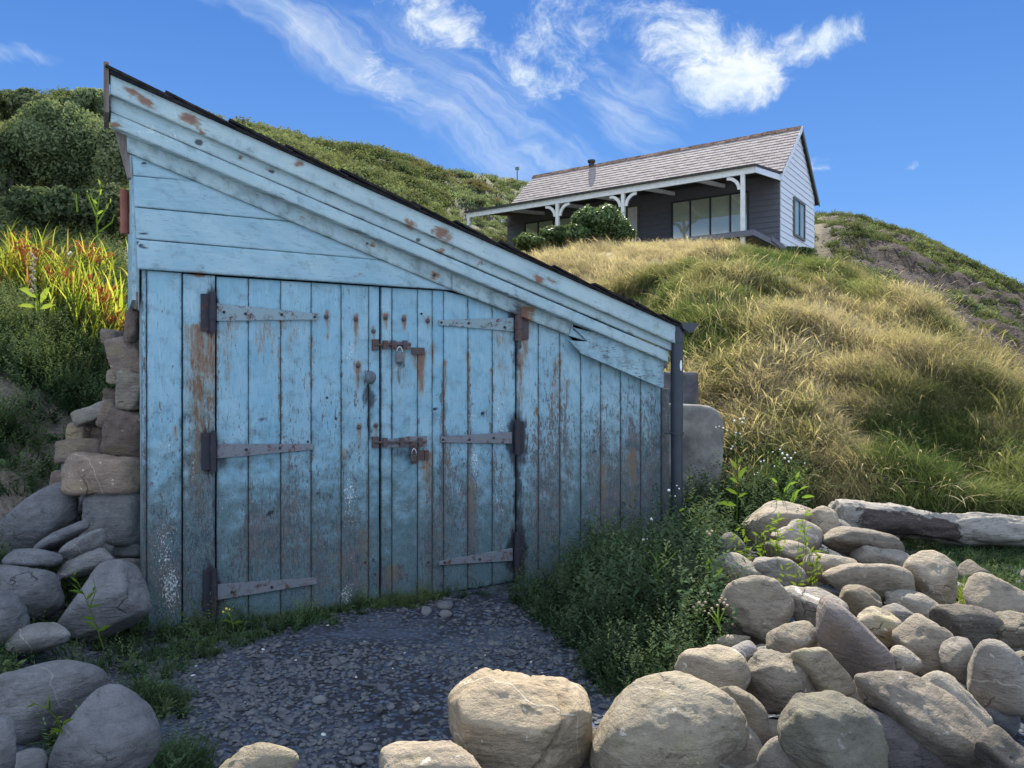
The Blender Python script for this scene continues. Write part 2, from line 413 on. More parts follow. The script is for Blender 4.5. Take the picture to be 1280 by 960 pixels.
S_YEL = mat_stone("yellow_lichened_sandstone", (0.300, 0.255, 0.180), (0.38, 0.335, 0.255), 0.4, pits=0.3)
S_GOLD = mat_stone("golden_brown_sandstone", (0.310, 0.245, 0.160), (0.39, 0.325, 0.235), 0.1, pits=0.3, strata=.8)
S_PURP = mat_stone("purple_grey_slate", (0.170, 0.150, 0.155), (0.235, 0.205, 0.205), 0.0, strata=0.9)
S_VEIN = mat_stone("quartz_veined_stone", (0.260, 0.245, 0.225), (0.345, 0.325, 0.295), 0.0, vein=True)
S_PIT = mat_stone("pitted_dark_stone", (0.220, 0.195, 0.165), (0.310, 0.270, 0.215), 0.1, strata=1.0, pits=1.0)
S_GREEN = mat_stone("greenish_stone", (0.245, 0.235, 0.180), (0.34, 0.32, 0.245), 0.3)
S_COOL = mat_stone("blue_grey_boulder", (0.165, 0.175, 0.195), (0.255, 0.265, 0.285), 0.0)
S_RED = mat_stone("reddish_wall_stone", (0.20, 0.145, 0.12), (0.31, 0.24, 0.20), 0.35, pits=0.4)

# ------------------------------------------------------------------ the blue shed
HA = np.array([-0.475 * 4.3, 4.3]); HD = np.array([0.883, 0.469]); HD /= np.linalg.norm(HD)
HN = np.array([HD[1], -HD[0]])            # towards the viewer
HB = Vector((-HN[0], -HN[1], 0))          # into the shed

def H(u, v, off=0.0):
    """the point of the shed's front wall (moved out by off) on a sight line of the photograph"""
    r = np.array([(u - 640) / F, 1.0]); t = ((HA + off * HN) @ HN) / (r @ HN)
    return Vector((r[0] * t, t, EYE + (480 - v) / F * t))

# stains read off the photograph: u, v top, v bottom, half width, strength
RUST = [(409, 388, 440, 3.2, 1.0), (445, 392, 452, 4.0, 1.1), (467, 408, 432, 3.6, 1.0), (447, 452, 508, 4.6, 1.1), (449, 529, 568, 3.8, 1.1), (470, 528, 560, 3.2, 0.9),
        (395, 392, 425, 4.0, 0.7), (482, 392, 416, 4.2, 1.2), (505, 394, 420, 4.0, 1.1), (535, 396, 418, 3.8, 1.0), (519, 440, 470, 4, 0.8), (526, 438, 520, 6.5, 1.3), (535, 566, 640, 6.5, 0.9), (528, 560, 700, 3, 0.6),
        (350, 398, 420, 5, 0.8), (295, 398, 440, 10, 0.45), (279, 384, 400, 6, 0.8), (264, 412, 600, 9, .85), (655, 384, 480, 9, 1.25), (651, 440, 560, 5, 0.8), (664, 384, 430, 5, 1.0),
        (219, 532, 560, 4, 0.6), (248, 405, 680, 17, 0.80), (285, 400, 520, 10, .5), (330, 402, 500, 22, 0.42), (365, 398, 470, 14, .35), (500, 440, 540, 14, 0.42), (628, 410, 540, 15, 0.42), (430, 560, 585, 4, .5),
        (349, 430, 556, 2.2, 0.8), (389, 420, 552, 2.2, 0.7), (391, 440, 470, 4, .5), (541, 430, 480, 3, 0.7), (556, 450, 560, 3, 0.8), (585, 440, 552, 3, 0.75), (614, 460, 552, 2.5, .7), (560, 560, 640, 3, .5),
        (700, 440, 560, 4, 0.6), (693, 450, 600, 6, 0.5), (709, 475, 510, 3, 0.8), (670, 510, 545, 3, 0.6), (790, 560, 700, 6, 0.55), (756, 580, 700, 6, .5), (745, 468, 482, 2.5, 0.7), (737, 455, 478, 3, .4),
        (490, 705, 740, 10, 0.6), (455, 660, 760, 9, 0.45), (420, 690, 770, 20, 0.3), (590, 600, 690, 6, 0.5), (270, 345, 352, 18, .0), (232, 480, 560, 3, 0.5)]
RUSTB = [(166, 115, 11, 6, 25, 1.3), (182, 126, 13, 5, 40, 1.2), (236, 150, 12, 7, 20, 1.3), (250, 162, 12, 4, 42, 0.9), (374, 206, 7, 4, 20, 1.1), (511, 279, 8, 5, 20, 1.2), (551, 290, 8, 8, 45, 1.2), (560, 300, 6, 9, 50, 0.7),
         (671, 348, 7, 5, 30, 1.1), (688, 351, 4, 3, 0, 1.0), (566, 312, 3, 3, 0, .9), (551, 312, 5, 4, 0, 1.0), (467, 304, 4, 4, 0, 1.0), (543, 345, 6, 5, 0, 1.1), (146, 158, 8, 3, 5, 1.3), (247, 344, 16, 2.5, 5, 1.2), (376, 273, 4, 3, 0, .8),
         (600, 330, 4, 3, 0, .8), (445, 345, 4, 2, 0, .7), (822, 459, 5, 3, 40, 1.0), (300, 197, 4, 3, 0, 0.8), (339, 212, 5, 3, 0, .8), (384, 239, 3, 3, 0, .8), (385, 332, 3, 2, 0, .6), (300, 332, 3, 2, 0, .6)]
SOOTB = [(264, 390, 7, 32, 1.3), (262, 565, 9, 34, 1.0), (262, 742, 11, 40, 1.2), (278, 570, 9, 16, .7), (276, 742, 7, 22, .8), (646, 425, 6, 60, 0.8), (646, 548, 12, 40, 1.2), (648, 690, 10, 42, 1.3), (641, 400, 9, 14, .9), (638, 560, 7, 20, .8), (638, 690, 6, 26, .8),
         (461, 497, 8, 20, 0.9), (461, 525, 3, 40, 0.7), (499, 452, 7, 7, 0.9), (500, 566, 14, 8, 0.6), (515, 570, 10, 10, 0.7), (498, 470, 4, 14, .5), (179, 207, 4, 3, 1.2), (178, 292, 6, 2.2, 1.3), (178, 307, 6, 2.5, 1.2), (177, 106, 3, 2.5, 0.8),
         (248, 178, 5, 3, 1.2), (236, 223, 2, 2, 1), (300, 197, 3, 2, .9), (342, 212, 4, 3, 1.1), (215, 206, 3, 2, .6), (460, 305, 2, 2, 1.2), (524, 300, 2.4, 3, 1.2), (605, 332, 2, 2, 1.1), (543, 345, 3, 2.4, 1.1), (742, 565, 3, 4, 0.7), (385, 600, 3, 3, .8), (337, 641, 4, 4, 1.0), (398, 618, 3, 3, .9), (415, 620, 3, 3, .9),
         (544, 511, 3, 3, 1.0), (604, 515, 3, 4, .9), (329, 527, 6, 4, .7), (268, 640, 4, 80, .55), (646, 620, 4, 60, 0.9), (650, 640, 7, 60, .6)]
BAREB = [(250, 560, 17, 150, 0.55), (205, 690, 22, 70, 0.5), (215, 735, 16, 30, .6), (335, 660, 22, 50, 0.75), (365, 640, 12, 70, .4), (310, 680, 14, 40, .6), (440, 700, 16, 60, 0.5), (400, 700, 20, 60, .3), (556, 590, 10, 80, 0.5), (575, 610, 26, 80, 0.45), (590, 650, 8, 70, .7),
         (620, 620, 12, 70, 0.4), (480, 725, 16, 14, .8), (500, 715, 9, 12, .9), (545, 700, 22, 40, .4), (540, 650, 10, 60, .4), (690, 480, 9, 60, 0.35), (695, 600, 18, 90, 0.4), (745, 590, 16, 90, 0.35), (765, 640, 12, 60, 0.6), (790, 600, 12, 110, 0.65), (815, 600, 10, 100, 0.45), (712, 540, 8, 80, .3), (670, 600, 12, 100, .3),
         (349, 480, 3, 70, .7), (587, 500, 3, 70, .8), (554, 500, 3, 60, .7), (613, 510, 3, 60, .6), (705, 500, 6, 70, .4), (270, 470, 8, 60, .3)]
CLEANB = [(503, 640, 13, 66, 0.6), (482, 600, 8, 60, 0.3), (290, 620, 14, 60, 0.35), (610, 650, 8, 60, .25), (292, 755, 12, 16, .4), (320, 760, 9, 18, .4)]
CHALKB = [(213, 735, 14, 30, 1.1), (205, 690, 14, 40, .7), (214, 560, 5, 30, .5), (228, 430, 4, 12, .5), (437, 620, 8, 30, .9), (432, 745, 9, 22, 1.0), (370, 412, 10, 5, .6), (593, 575, 5, 24, 1.0), (590, 520, 6, 30, .5), (625, 520, 8, 40, .6), (625, 635, 6, 20, .6),
          (187, 163, 16, 8, .9), (215, 170, 12, 8, .8), (228, 138, 16, 10, .5), (205, 128, 12, 6, .5), (340, 190, 30, 14, .35), (480, 385, 8, 10, .6), (438, 440, 6, 16, .7), (242, 580, 4, 20, .7), (330, 345, 120, 8, .25), (350, 245, 100, 14, .2), (600, 320, 30, 10, .4), (500, 600, 5, 60, .2), (690, 410, 30, 8, .3)]

def stains(u, v):
    z = np.zeros_like(u); rust, soot, chalk = z.copy(), z.copy(), z.copy()
    for (a, v0, v1, w, s) in RUST:
        t = np.clip((v - v0) / max(1.0, v1 - v0), 0, 1)
        ww = w * (1.0 - 0.55 * t)
        rust = np.maximum(rust, s * np.exp(-((u - a) / ww) ** 2) * smooth(v, v0 - 4, v0 + 3) * (1 - t) ** 0.8)
    pp = np.stack([u / 9, v / 9, 0 * u], 1); wu, wv = fbm(pp, 4, 201, .65) * 9, fbm(pp, 4, 202, .65) * 9; u0_, v0_ = u, v
    u, v = u + wu * .75, v + wv * .75
    for (a, b, ru, rv, rot, s) in RUSTB:
        c, q = math.cos(math.radians(rot)), math.sin(math.radians(rot)); du, dv = u - a, v - b
        rust = np.maximum(rust, s * np.exp(-((du * c + dv * q) / ru) ** 2 - ((-du * q + dv * c) / rv) ** 2))
    for (a, b, ru, rv, s) in SOOTB: soot = np.maximum(soot, s * np.exp(-(((u - a) / ru) ** 2 + ((v - b) / rv) ** 2) ** 1.2))
    u, v = u0_ + wu * .5, v0_ + wv * .8
    door = smooth(v, 335, 350) * smooth(u, 170, 178)
    bare = door * (0.08 + 0.14 * smooth(v, 400, 560) + 0.13 * smooth(v, 560, 730)) + 0.10 * smooth(u, 640, 680) * door * smooth(v, 430, 560)
    for (a, b, ru, rv, s) in BAREB: bare = bare + 0.62 * s * np.exp(-(((u - a) / ru) ** 2 + ((v - b) / rv) ** 2) ** 1.3)
    for (a, b, ru, rv, s) in CLEANB: bare = bare - s * np.exp(-(((u - a) / ru) ** 2 + ((v - b) / rv) ** 2) ** 1.5)
    for (a, b, ru, rv, s) in CHALKB: chalk = np.maximum(chalk, s * np.exp(-(((u - a) / ru) ** 2 + ((v - b) / rv) ** 2)))
    chalk = chalk + 0.24
    dirt_shade = door * (0.02 + smooth(v, 470, 760) * 1.0 + 0.35 * smooth(u, 640, 800) * smooth(v, 420, 600))
    dirt_shade = dirt_shade + 0.5 * np.exp(-((u - 250) / 17) ** 2) * smooth(v, 400, 430)
    return rust, soot, np.clip(bare, 0, 1.1), chalk, dirt_shade

N_PLANK = [0]
def plank(name, quad, parent, off=0.0, thick=0.022, horiz=False, tone=0.2, step=0.016, rag=0.0, extra_bare=0.0, cup=0.001, extra_shade=0.0):
    if horiz: cup = 0.0
    """one board of the shed front; quad = bottom left, bottom right, top right, top left on the photograph"""
    N_PLANK[0] += 1; k = N_PLANK[0]
    c = [np.array(H(u, v, off)) for u, v in quad]
    lw = (np.linalg.norm(c[1] - c[0]) + np.linalg.norm(c[2] - c[3])) / 2; lh = (np.linalg.norm(c[3] - c[0]) + np.linalg.norm(c[2] - c[1])) / 2
    def pars(L):
        b = min(0.004 / max(L, 1e-3), 0.2); n = max(1, int(L / step))
        return np.array([0.0, b] + list(np.linspace(b, 1 - b, n + 1)[1:-1]) + [1 - b, 1.0])
    pa, pb = pars(lw), pars(lh); na, nb = len(pa), len(pb)
    A, B = np.meshgrid(pa, pb); A, B = A.ravel(), B.ravel()
    pos = ((1 - A) * (1 - B))[:, None] * c[0] + (A * (1 - B))[:, None] * c[1] + (A * B)[:, None] * c[2] + ((1 - A) * B)[:, None] * c[3]
    edge = (A == 0) | (A == 1) | (B == 0) | (B == 1)
    n3 = np.array([HN[0], HN[1], 0])
    r_ = random.Random(k)
    ph = r_.uniform(0, 50)
    wav = fbm(np.stack([A * lw * 8 + ph, B * lh * 2.2, 0 * A], 1), 3, k) * 0.0015
    d = -0.0035 * edge + cup * (1 - (2 * A - 1) ** 2 if not horiz else 1 - (2 * B - 1) ** 2) + wav
    pos = pos + d[:, None] * n3
    # slightly uneven long edges and a ragged foot
    ex = (c[1] - c[0]) / max(lw, 1e-3)
    ez = np.array([0, 0, 1.0])
    if not horiz:
        jl = fbm(np.stack([B * lh * 5, 0 * A + k, 0 * A], 1), 3, k + 90) * 0.0016
        pos = pos + ((A < 0.5) * np.abs(jl) - (A > 0.5) * np.abs(jl) * 1.0)[:, None] * ex * ((A == 0) | (A == 1))[:, None]
        if rag: pos = pos + (((1 - B) ** 8) * fbm(np.stack([A * lw * 30 + ph, 0 * A, 0 * A], 1), 3, k + 5) * rag)[:, None] * ez
    else:
        jl = fbm(np.stack([A * lw * 3, 0 * A + k, 0 * A], 1), 3, k + 90) * 0.0016
        pos = pos + ((B < 0.5) * np.abs(jl) - (B > 0.5) * np.abs(jl))[:, None] * ez * ((B == 0) | (B == 1))[:, None]
    idx = np.arange(na * nb).reshape(nb, na)
    f = np.stack([idx[:-1, :-1].ravel(), idx[:-1, 1:].ravel(), idx[1:, 1:].ravel(), idx[1:, :-1].ravel()], 1)
    ring = list(idx[0, :]) + list(idx[1:, -1]) + list(idx[-1, -2::-1]) + list(idx[-2:0:-1, 0])
    back = pos[ring] - n3 * thick
    n0 = len(pos); m_ = len(ring)
    sk = np.array([[ring[(i + 1) % m_], ring[i], n0 + i, n0 + (i + 1) % m_] for i in range(m_)])
    allp = np.vstack([pos, back]); allf = np.vstack([f, sk])
    me = mesh_np(name, allp, allf)
    U = 640 + F * allp[:, 0] / allp[:, 1]; V = 480 - F * (allp[:, 2] - EYE) / allp[:, 1]
    rust, soot, bare, chalk, dirt_shade = stains(U, V)
    rb = r_.uniform(-0.09, 0.11) if not horiz else 0
    bare = np.clip(bare + rb + extra_bare, 0, 1.2)
    eb = np.concatenate([np.exp(-np.minimum(A, 1 - A) * lw / 0.006) if not horiz else np.exp(-np.minimum(B, 1 - B) * lh / 0.005), np.ones(m_)])
    bare = np.clip(bare + 0.22 * eb, 0, 1.2)
    for nm, arr in (('rust', rust), ('soot', soot), ('bare', bare), ('chalk', chalk), ('dirt_shade', dirt_shade + 0.3 * eb + extra_shade), ('tone', np.full(len(allp), tone + r_.uniform(-0.1, 0.1)))):  # grime channel also carries the rafter's painted shade
        fattr(me, nm, arr)
    # grain map in metres: x across the board, y along it
    a_m = np.concatenate([A * lw, (A * lw)[ring]]); b_m = np.concatenate([B * lh, (B * lh)[ring]])
    b_m[n0:] += 0.0; a_m[n0:] += thick
    gx, gy = (b_m, a_m) if horiz else (a_m, b_m)
    ox, oy = r_.uniform(0, 40), r_.uniform(0, 40)
    uvl = me.uv_layers.new(name='grain')
    li = allf.ravel(); arr = np.stack([gx[li] + ox, gy[li] + oy], 1).astype(np.float32)
    uvl.data.foreach_set('uv', arr.ravel())
    return link(name, me, PAINT, parent)

def flat_on_wall(poly, off, thick):
    """polygon on the shed front, pushed back by its thickness"""
    return MB().prism([H(u, v, off) for u, v in poly], HB * thick)

def with_default_attrs(o, tone=0.5, bare=0.25, horiz=True):
    me = o.data; co = np.array([v.co[:] for v in me.vertices])
    w = co + np.array(world_of(o).translation) if o.parent is None else co
    U = 640 + F * co[:, 0] / np.maximum(co[:, 1], 0.1); V = 480 - F * (co[:, 2] - EYE) / np.maximum(co[:, 1], 0.1)
    n = len(co)
    rust, soot, b_, chalk, dirt_shade = stains(U, V)
    for nm, arr in (('rust', rust), ('soot', soot), ('bare', np.full(n, bare)), ('chalk', np.full(n, .1)), ('dirt_shade', np.full(n, .2)), ('tone', np.full(n, tone))): fattr(me, nm, arr)
    uvl = me.uv_layers.new(name='grain')
    s = co[:, :2] @ HD; d = co[:, :2] @ HN
    gx, gy = (co[:, 2], s + d) if horiz else (s + d, co[:, 2])
    li = np.array([l.vertex_index for l in me.loops]); uvl.data.foreach_set('uv', np.stack([gx[li] + 3.3, gy[li]], 1).astype(np.float32).ravel())

shed_base = H(184, 780); shed_base.z = 0
shed = empty("shed", shed_base, "weathered blue timber shed with a steep sloping roof and double doors", "shed")

def lerp(p, q, t): return p + (q - p) * t
def line_v(p, q, u): return p[1] + (q[1] - p[1]) * (u - p[0]) / (q[0] - p[0])
FOOT = lambda u: line_v((184, 789), (645, 728), u) + 14          # where the fixed boards meet the ground
# lower line of the sloping rafter board over the doors and boards
def rafter_low(u):
    return line_v((565, 362), (734, 427), u)
# gable boards (each runs behind the rafter board)
plank('gable_board', [(172, 336), (580, 363.5), (560, 332), (170.5, 299)], shed, 0.030, horiz=True, tone=0.35)
plank('gable_board', [(170.5, 298), (500, 327), (430, 283), (168.5, 259)], shed, 0.026, horiz=True, tone=0.35)
plank('gable_board', [(168.5, 258), (390, 279), (320, 232), (166.5, 220)], shed, 0.030, horiz=True, tone=0.4)
plank('gable_board', [(166.5, 219), (275, 230), (175, 180), (164, 180)], shed, 0.026, horiz=True, tone=0.4)
# rafter board, then the three barge boards standing further and further out
plank('rafter_board', [(159, 190), (565, 362), (565, 338), (158, 158)], shed, 0.046, horiz=True, tone=0.75, extra_shade=.22)  # rafter colour darkened to paint in the shade under the barge boards
plank('rafter_board', [(565.5, 362.2), (711, 419), (716, 402), (565.5, 338.2)], shed, 0.046, horiz=True, tone=0.75, extra_shade=.22)
o = flat_on_wall([(711.3, 419.2), (734, 426.5), (716.3, 412), (716.3, 402.5)], 0.050, 0.024).build('rafter_tip', PAINT, shed); with_default_attrs(o, 0.6)
o = flat_on_wall([(717, 409), (735, 427), (711, 425.5), (727, 442), (760, 456), (826, 484.5), (830, 484.5), (830, 446), (760, 420)], 0.072, 0.026).build('lower_rafter_board', PAINT, shed, bevel=0.003); with_default_attrs(o, 0.45, 0.3)
def slope_board(name, L, R, off, thick, tone, cuts, label=None):
    """a long board between two lines: L, R = (u, v top, v bottom) at its ends; cuts = where lengths meet"""
    us = [L[0]] + cuts + [R[0]]
    for a, b in zip(us[:-1], us[1:]):
        fa, fb_ = (a - L[0]) / (R[0] - L[0]), (b - L[0]) / (R[0] - L[0])
        ta, ba = lerp(L[1], R[1], fa), lerp(L[2], R[2], fa); tb, bb = lerp(L[1], R[1], fb_), lerp(L[2], R[2], fb_)
        plank(name, [(a, ba), (b - 0.3, bb), (b - 0.3, tb), (a, ta)], shed, off, thick, True, tone)
slope_board('barge_board', (138.5, 139.8, 157), (836, 439.6, 453), 0.112, 0.060, 0.80, [])
slope_board('barge_board', (138, 103, 139.2), (840, 408, 439), 0.112, 0.024, 0.72, [])
slope_board('barge_board', (138, 86, 117), (845, 405.5, 429.5), 0.150, 0.036, 0.88, [])
# blue corner post returning round the side, and the corner of the gable
for (nm, quad, off) in (('corner_strip', [(177, 790), (183.2, 789), (183.2, 338), (177, 337)], -0.012),):
    plank(nm, quad, shed, off, 0.05, False, 0.3, extra_bare=0.25)
# fixed boards left of the doors
plank('wall_board', [(184.2, 794), (227, 788), (227, 341), (184.2, 338)], shed, 0.0, 0.028, False, 0.12, rag=0.02)
plank('wall_board', [(228.6, 788), (269, 783), (269, 344.5), (228.6, 342)], shed, -0.004, 0.028, False, 0.3, rag=0.01)
# fixed boards right of the doors
RB = [646, 673, 700, 726, 751, 776, 801, 826.5]
for a, b in zip(RB[:-1], RB[1:]):
    top = lambda u: (rafter_low(u) - 6) if u < 720 else line_v((727, 436), (826, 478), u)
    plank('wall_board', [(a + 0.4, FOOT(a)), (b - 0.4, FOOT(b)), (b - 0.4, top(b)), (a + 0.4, top(a))], shed, random.uniform(-0.003, 0.003), 0.026, False, 0.25, rag=0.02)
plank('trim_board', [(826.8, 712), (837, 710), (837, 486), (826.8, 485)], shed, -0.03, 0.03, False, 0.3, extra_bare=0.5)

# the two door leaves: ledged frame behind, planks, hinges, bolts in front
def door_leaf(edges, topf, footf, label):
    a, b = edges[0], edges[-1]
    d = MB().prism([H(a + 1, footf(a) - 3, -0.036), H(b - 1, footf(b) - 3, -0.036), H(b - 1, topf(b) + 2, -0.036), H(min(b - 1, 565), topf(min(b, 565)) + 2, -0.036), H(a + 1, topf(a) + 2, -0.036)], HB * 0.008).build('door', BARE, shed)
    for vv in (0.1, 0.5, 0.9):
        def at_(u, d_): return lerp(topf(u), footf(u), vv) + d_
        MB().prism([H(a + 3, at_(a, 10), -0.045), H(b - 3, at_(b, 10), -0.045), H(b - 3, at_(b, -10), -0.045), H(a + 3, at_(a, -10), -0.045)], HB * 0.022).build('ledge', BARE, d)
    d['label'] = label
    for i in range(len(edges) - 1):
        p, q = edges[i] + 0.35, edges[i + 1] - 0.35
        plank('plank', [(p, footf(p)), (q, footf(q)), (q, topf(q)), (p, topf(p))], d, -0.006 + random.uniform(-0.002, 0.002), 0.026, False, 0.15, rag=0.012)
    return d
ltop = lambda u: line_v((270, 345.5), (475, 358.5), u)
rtop = lambda u: line_v((476, 359), (565, 364), u) if u < 565 else rafter_low(u) + 1
lfoot = lambda u: line_v((271, 782), (475, 757), u)
rfoot = lambda u: line_v((476, 755), (640, 728), u)
door1 = door_leaf([270.5, 310.5, 351, 389, 426.5, 461, 474.6], ltop, lfoot, 'left door leaf with a round knob')
door2 = door_leaf([476.6, 490, 522, 540.5, 554.5, 585, 615.5, 644.6], rtop, rfoot, 'right door leaf with its corner cut to the roof slope')

def strap(door, pts, mat, screws):
    o = flat_on_wall(pts, 0.012, 0.010).build('strap_hinge', mat, door, bevel=0.0015)
    for (u, v) in screws: bolt_head(o, u, v, 0.016, 0.0085, IRON)
def bolt_head(parent, u, v, off=0.004, r=0.014, mat=None, name='bolt_head'):
    c = H(u, v, off); n = Vector((HN[0], HN[1], 0)); ex = Vector((HD[0], HD[1], 0)); ez = Vector((0, 0, 1))
    vs, fs = [], []
    K = 10; rings = [(1.0, -0.006), (1.0, 0.0), (0.8, 0.005), (0.4, 0.0075)]
    for (q, h) in rings:
        for k in range(K): t = 2 * math.pi * k / K; vs.append(c + (ex * math.cos(t) + ez * math.sin(t)) * r * q + n * h)
    for i in range(len(rings) - 1):
        for k in range(K): fs.append([i * K + k, i * K + (k + 1) % K, (i + 1) * K + (k + 1) % K, (i + 1) * K + k])
    fs.append([(len(rings) - 1) * K + k for k in range(K)])
    return MB().add(vs, fs).build(name, mat or IRON_RED, parent, smooth_=True)

strap(door1, [(271, 379), (396, 392), (397.5, 396), (396, 399.5), (271, 401)], STRAP, [(280, 390), (307, 392), (352, 393), (393.5, 396)])
strap(door1, [(271.5, 555), (391, 555), (392.5, 558.5), (391, 562), (271.5, 573)], STRAP_DULL, [(308, 562), (350, 560)])
strap(door1, [(272, 730.5), (396, 722), (397.5, 726), (396, 730), (272, 750)], STRAP_DULL, [(290, 740), (340, 734)])
strap(door2, [(549, 400), (642, 397), (642, 414), (549, 406.5)], STRAP, [(552, 403), (586, 404), (631, 409)])
strap(door2, [(551, 546), (640, 540), (640, 554.5), (551, 553)], STRAP_DULL, [(554, 549.5), (587, 549.5), (617.5, 547.5)])
strap(door2, [(549, 702), (641, 685), (641, 701), (549, 706.5)], STRAP_DULL, [(556, 703), (600, 699)])
def hinge_block(name, u0, v0, u1, v1, ub0, ub1, mat, off=0.012):
    o = flat_on_wall([(u0, v1), (u1, v1), (u1, v0), (u0, v0)], off, 0.012).build(name, mat, shed, bevel=0.002)
    mbk = MB(); c0, c1 = H((ub0 + ub1) / 2, v0 - 2, off + 0.012), H((ub0 + ub1) / 2, v1 + 2, off + 0.012)
    r = (H(ub1, v0, 0) - H(ub0, v0, 0)).length / 2
    mbk.tube([c0, lerp(c0, c1, .33), lerp(c0, c1, .34), lerp(c0, c1, .66), lerp(c0, c1, .67), c1], [r, r, r * 1.15, r * 1.15, r, r], 10)
    mbk.build('knuckle', mat, o, smooth_=False)
hinge_block('hinge_plate', 251, 367, 266, 414, 262, 270, IRON)
hinge_block('hinge_plate', 252, 541, 268, 588, 263, 270.5, IRON)
hinge_block('hinge_plate', 254, 713, 268, 768, 264, 271, IRON)
hinge_block('hinge_plate', 647, 387, 661, 424, 644, 652, IRON_RED)
hinge_block('hinge_plate', 646, 527, 655, 566, 643.5, 649.5, IRON)
hinge_block('hinge_plate', 646, 668, 656, 722, 643.5, 650, IRON)
for (u, v) in [(408, 396), (445, 399), (467, 414), (448, 457), (449, 534), (470, 532)]: bolt_head(door1, u, v)
for (u, v) in [(409, 497), (420, 523), (385, 552), (457, 703), (467, 700), (469, 718)]: bolt_head(door1, u, v, 0.0, 0.007, IRON)
for (u, v) in [(482, 397), (505, 399), (535, 401)]: bolt_head(door2, u, v)
for (u, v) in [(543, 511), (603, 516), (536, 703), (590, 403), (527, 392)]: bolt_head(door2, u, v, 0.0, 0.007, IRON)
# knob
kc = H(461, 472, 0.0); n = Vector((HN[0], HN[1], 0)); ex = Vector((HD[0], HD[1], 0)); ez = Vector((0, 0, 1))
vs, fs = [], []; K = 20; rings = [(0.5, 0), (0.45, .015), (0.85, .022), (1.0, .032), (0.97, .042), (0.75, .052), (0.4, .058)]
for (q, h) in rings:
    for k in range(K): t = 2 * math.pi * k / K; vs.append(kc + (ex * math.cos(t) * 0.036 + ez * math.sin(t) * 0.043) * q + n * h)
for i in range(len(rings) - 1):
    for k in range(K): fs.append([i * K + k, i * K + (k + 1) % K, (i + 1) * K + (k + 1) % K, (i + 1) * K + k])
fs.append([(len(rings) - 1) * K + k for k in range(K)])
MB().add(vs, fs).build('door_knob', mat_simple("worn_grey_knob", (0.075, 0.095, 0.12), (0.15, 0.17, 0.19), 25, 0.6, 0.002), door1, smooth_=True)
# sliding bolts and staples
def bar(parent, name, u0, v0, u1, v1, r, off, mat):
    return MB().tube([H(u0, v0, off), H(u1, v1, off)], r, 8).build(name, mat, parent, smooth_=False)
b1 = flat_on_wall([(480, 436), (514, 437), (514, 428), (480, 426)], 0.010, 0.008).build('sliding_bolt', STRAP_DULL, door2, bevel=0.001)
b2 = flat_on_wall([(477, 560), (534, 558), (534, 545), (512, 545.5), (477, 551)], 0.010, 0.008).build('sliding_bolt', STRAP_DULL, door2, bevel=0.001)
def bolt_set(base, u0, u1, v, lug):
    me = MB(); me.tube([H(u0, v, 0.022), H(u1, v - 0.6, 0.022)], 0.0075, 8)
    for u in (u0 + 14, lerp(u0, u1, .55), u1 - 6): me.prism([H(u - 2.6, v + 5.5, 0.032), H(u + 2.6, v + 5.5, 0.032), H(u + 2.6, v - 5.5, 0.032), H(u - 2.6, v - 5.5, 0.032)], HB * 0.022)
    me.tube([H(lug, v, 0.022), H(lug, v + 5, 0.05)], 0.006, 7)
    o = me.build('sliding_bar', IRON_RED, base); o.parent = base.parent; o.matrix_parent_inverse = world_of(base.parent).inverted(); return o
bolt_set(b1, 468, 513, 431, 495); bolt_set(b2, 468, 532, 553, 517)
flat_on_wall([(466, 438), (474, 438), (474, 424), (466, 424)], 0.022, 0.026).build('bolt_keeper', IRON_RED, door1, bevel=0.002)
flat_on_wall([(466, 560), (474, 560), (474, 546), (466, 546)], 0.022, 0.026).build('bolt_keeper', IRON_RED, door1, bevel=0.002)
flat_on_wall([(515, 443), (531, 443), (531, 434.5), (515, 434.5)], 0.010, 0.010).build('staple_plate', IRON_RED, door2, bevel=0.0015)
flat_on_wall([(514, 580), (521.5, 580), (521.5, 552), (514, 552)], 0.040, 0.010).build('hasp', IRON_RED, door2, bevel=0.0015)
flat_on_wall([(522, 575), (530.5, 575), (530.5, 563), (522, 563)], 0.012, 0.012).build('staple_plate', IRON_RED, door2, bevel=0.0015)
flat_on_wall([(531.2, 575), (536.5, 575), (536.5, 563), (531.2, 563)], 0.012, 0.012).build('staple_plate', IRON_RED, door2, bevel=0.0015)

def padlock(u, v, w, h, label, mat):
    pl = empty('padlock', H(u, v, 0.05), label, 'padlock', 'padlocks on the doors')
    p = [(u - w / 2, v + h / 2 - 1), (u - w / 2 + 1, v + h / 2), (u + w / 2 - 1, v + h / 2), (u + w / 2, v + h / 2 - 1), (u + w / 2, v - h / 2), (u - w / 2, v - h / 2)]
    flat_on_wall(p, 0.058, 0.018).build('lock_body', mat, pl, bevel=0.003)
    r = w * 0.34; top = v - h / 2 - 6
    pts = [H(u - r, v - h / 2 + 1, .049), H(u - r, top + 2, .049), H(u - r * .6, top - 1, .049), H(u, top - 2.4, .049), H(u + r * .6, top - 1, .049), H(u + r, top + 2, .049), H(u + r, v - h / 2 + 1, .049)]
    MB().tube(pts, 0.0042, 8).build('shackle', STEEL, pl, smooth_=True)
padlock(499.5, 447, 9.5, 11, "padlock with a bright steel shackle on the upper bolt of the blue doors", mat_simple("grey_lock_body", (0.10, 0.10, 0.11), (0.17, 0.17, 0.17), 40, 0.5, 0.0004))
padlock(517.5, 573, 7.5, 8, "small rusty padlock under the lower bolt of the blue doors", IRON_RED)

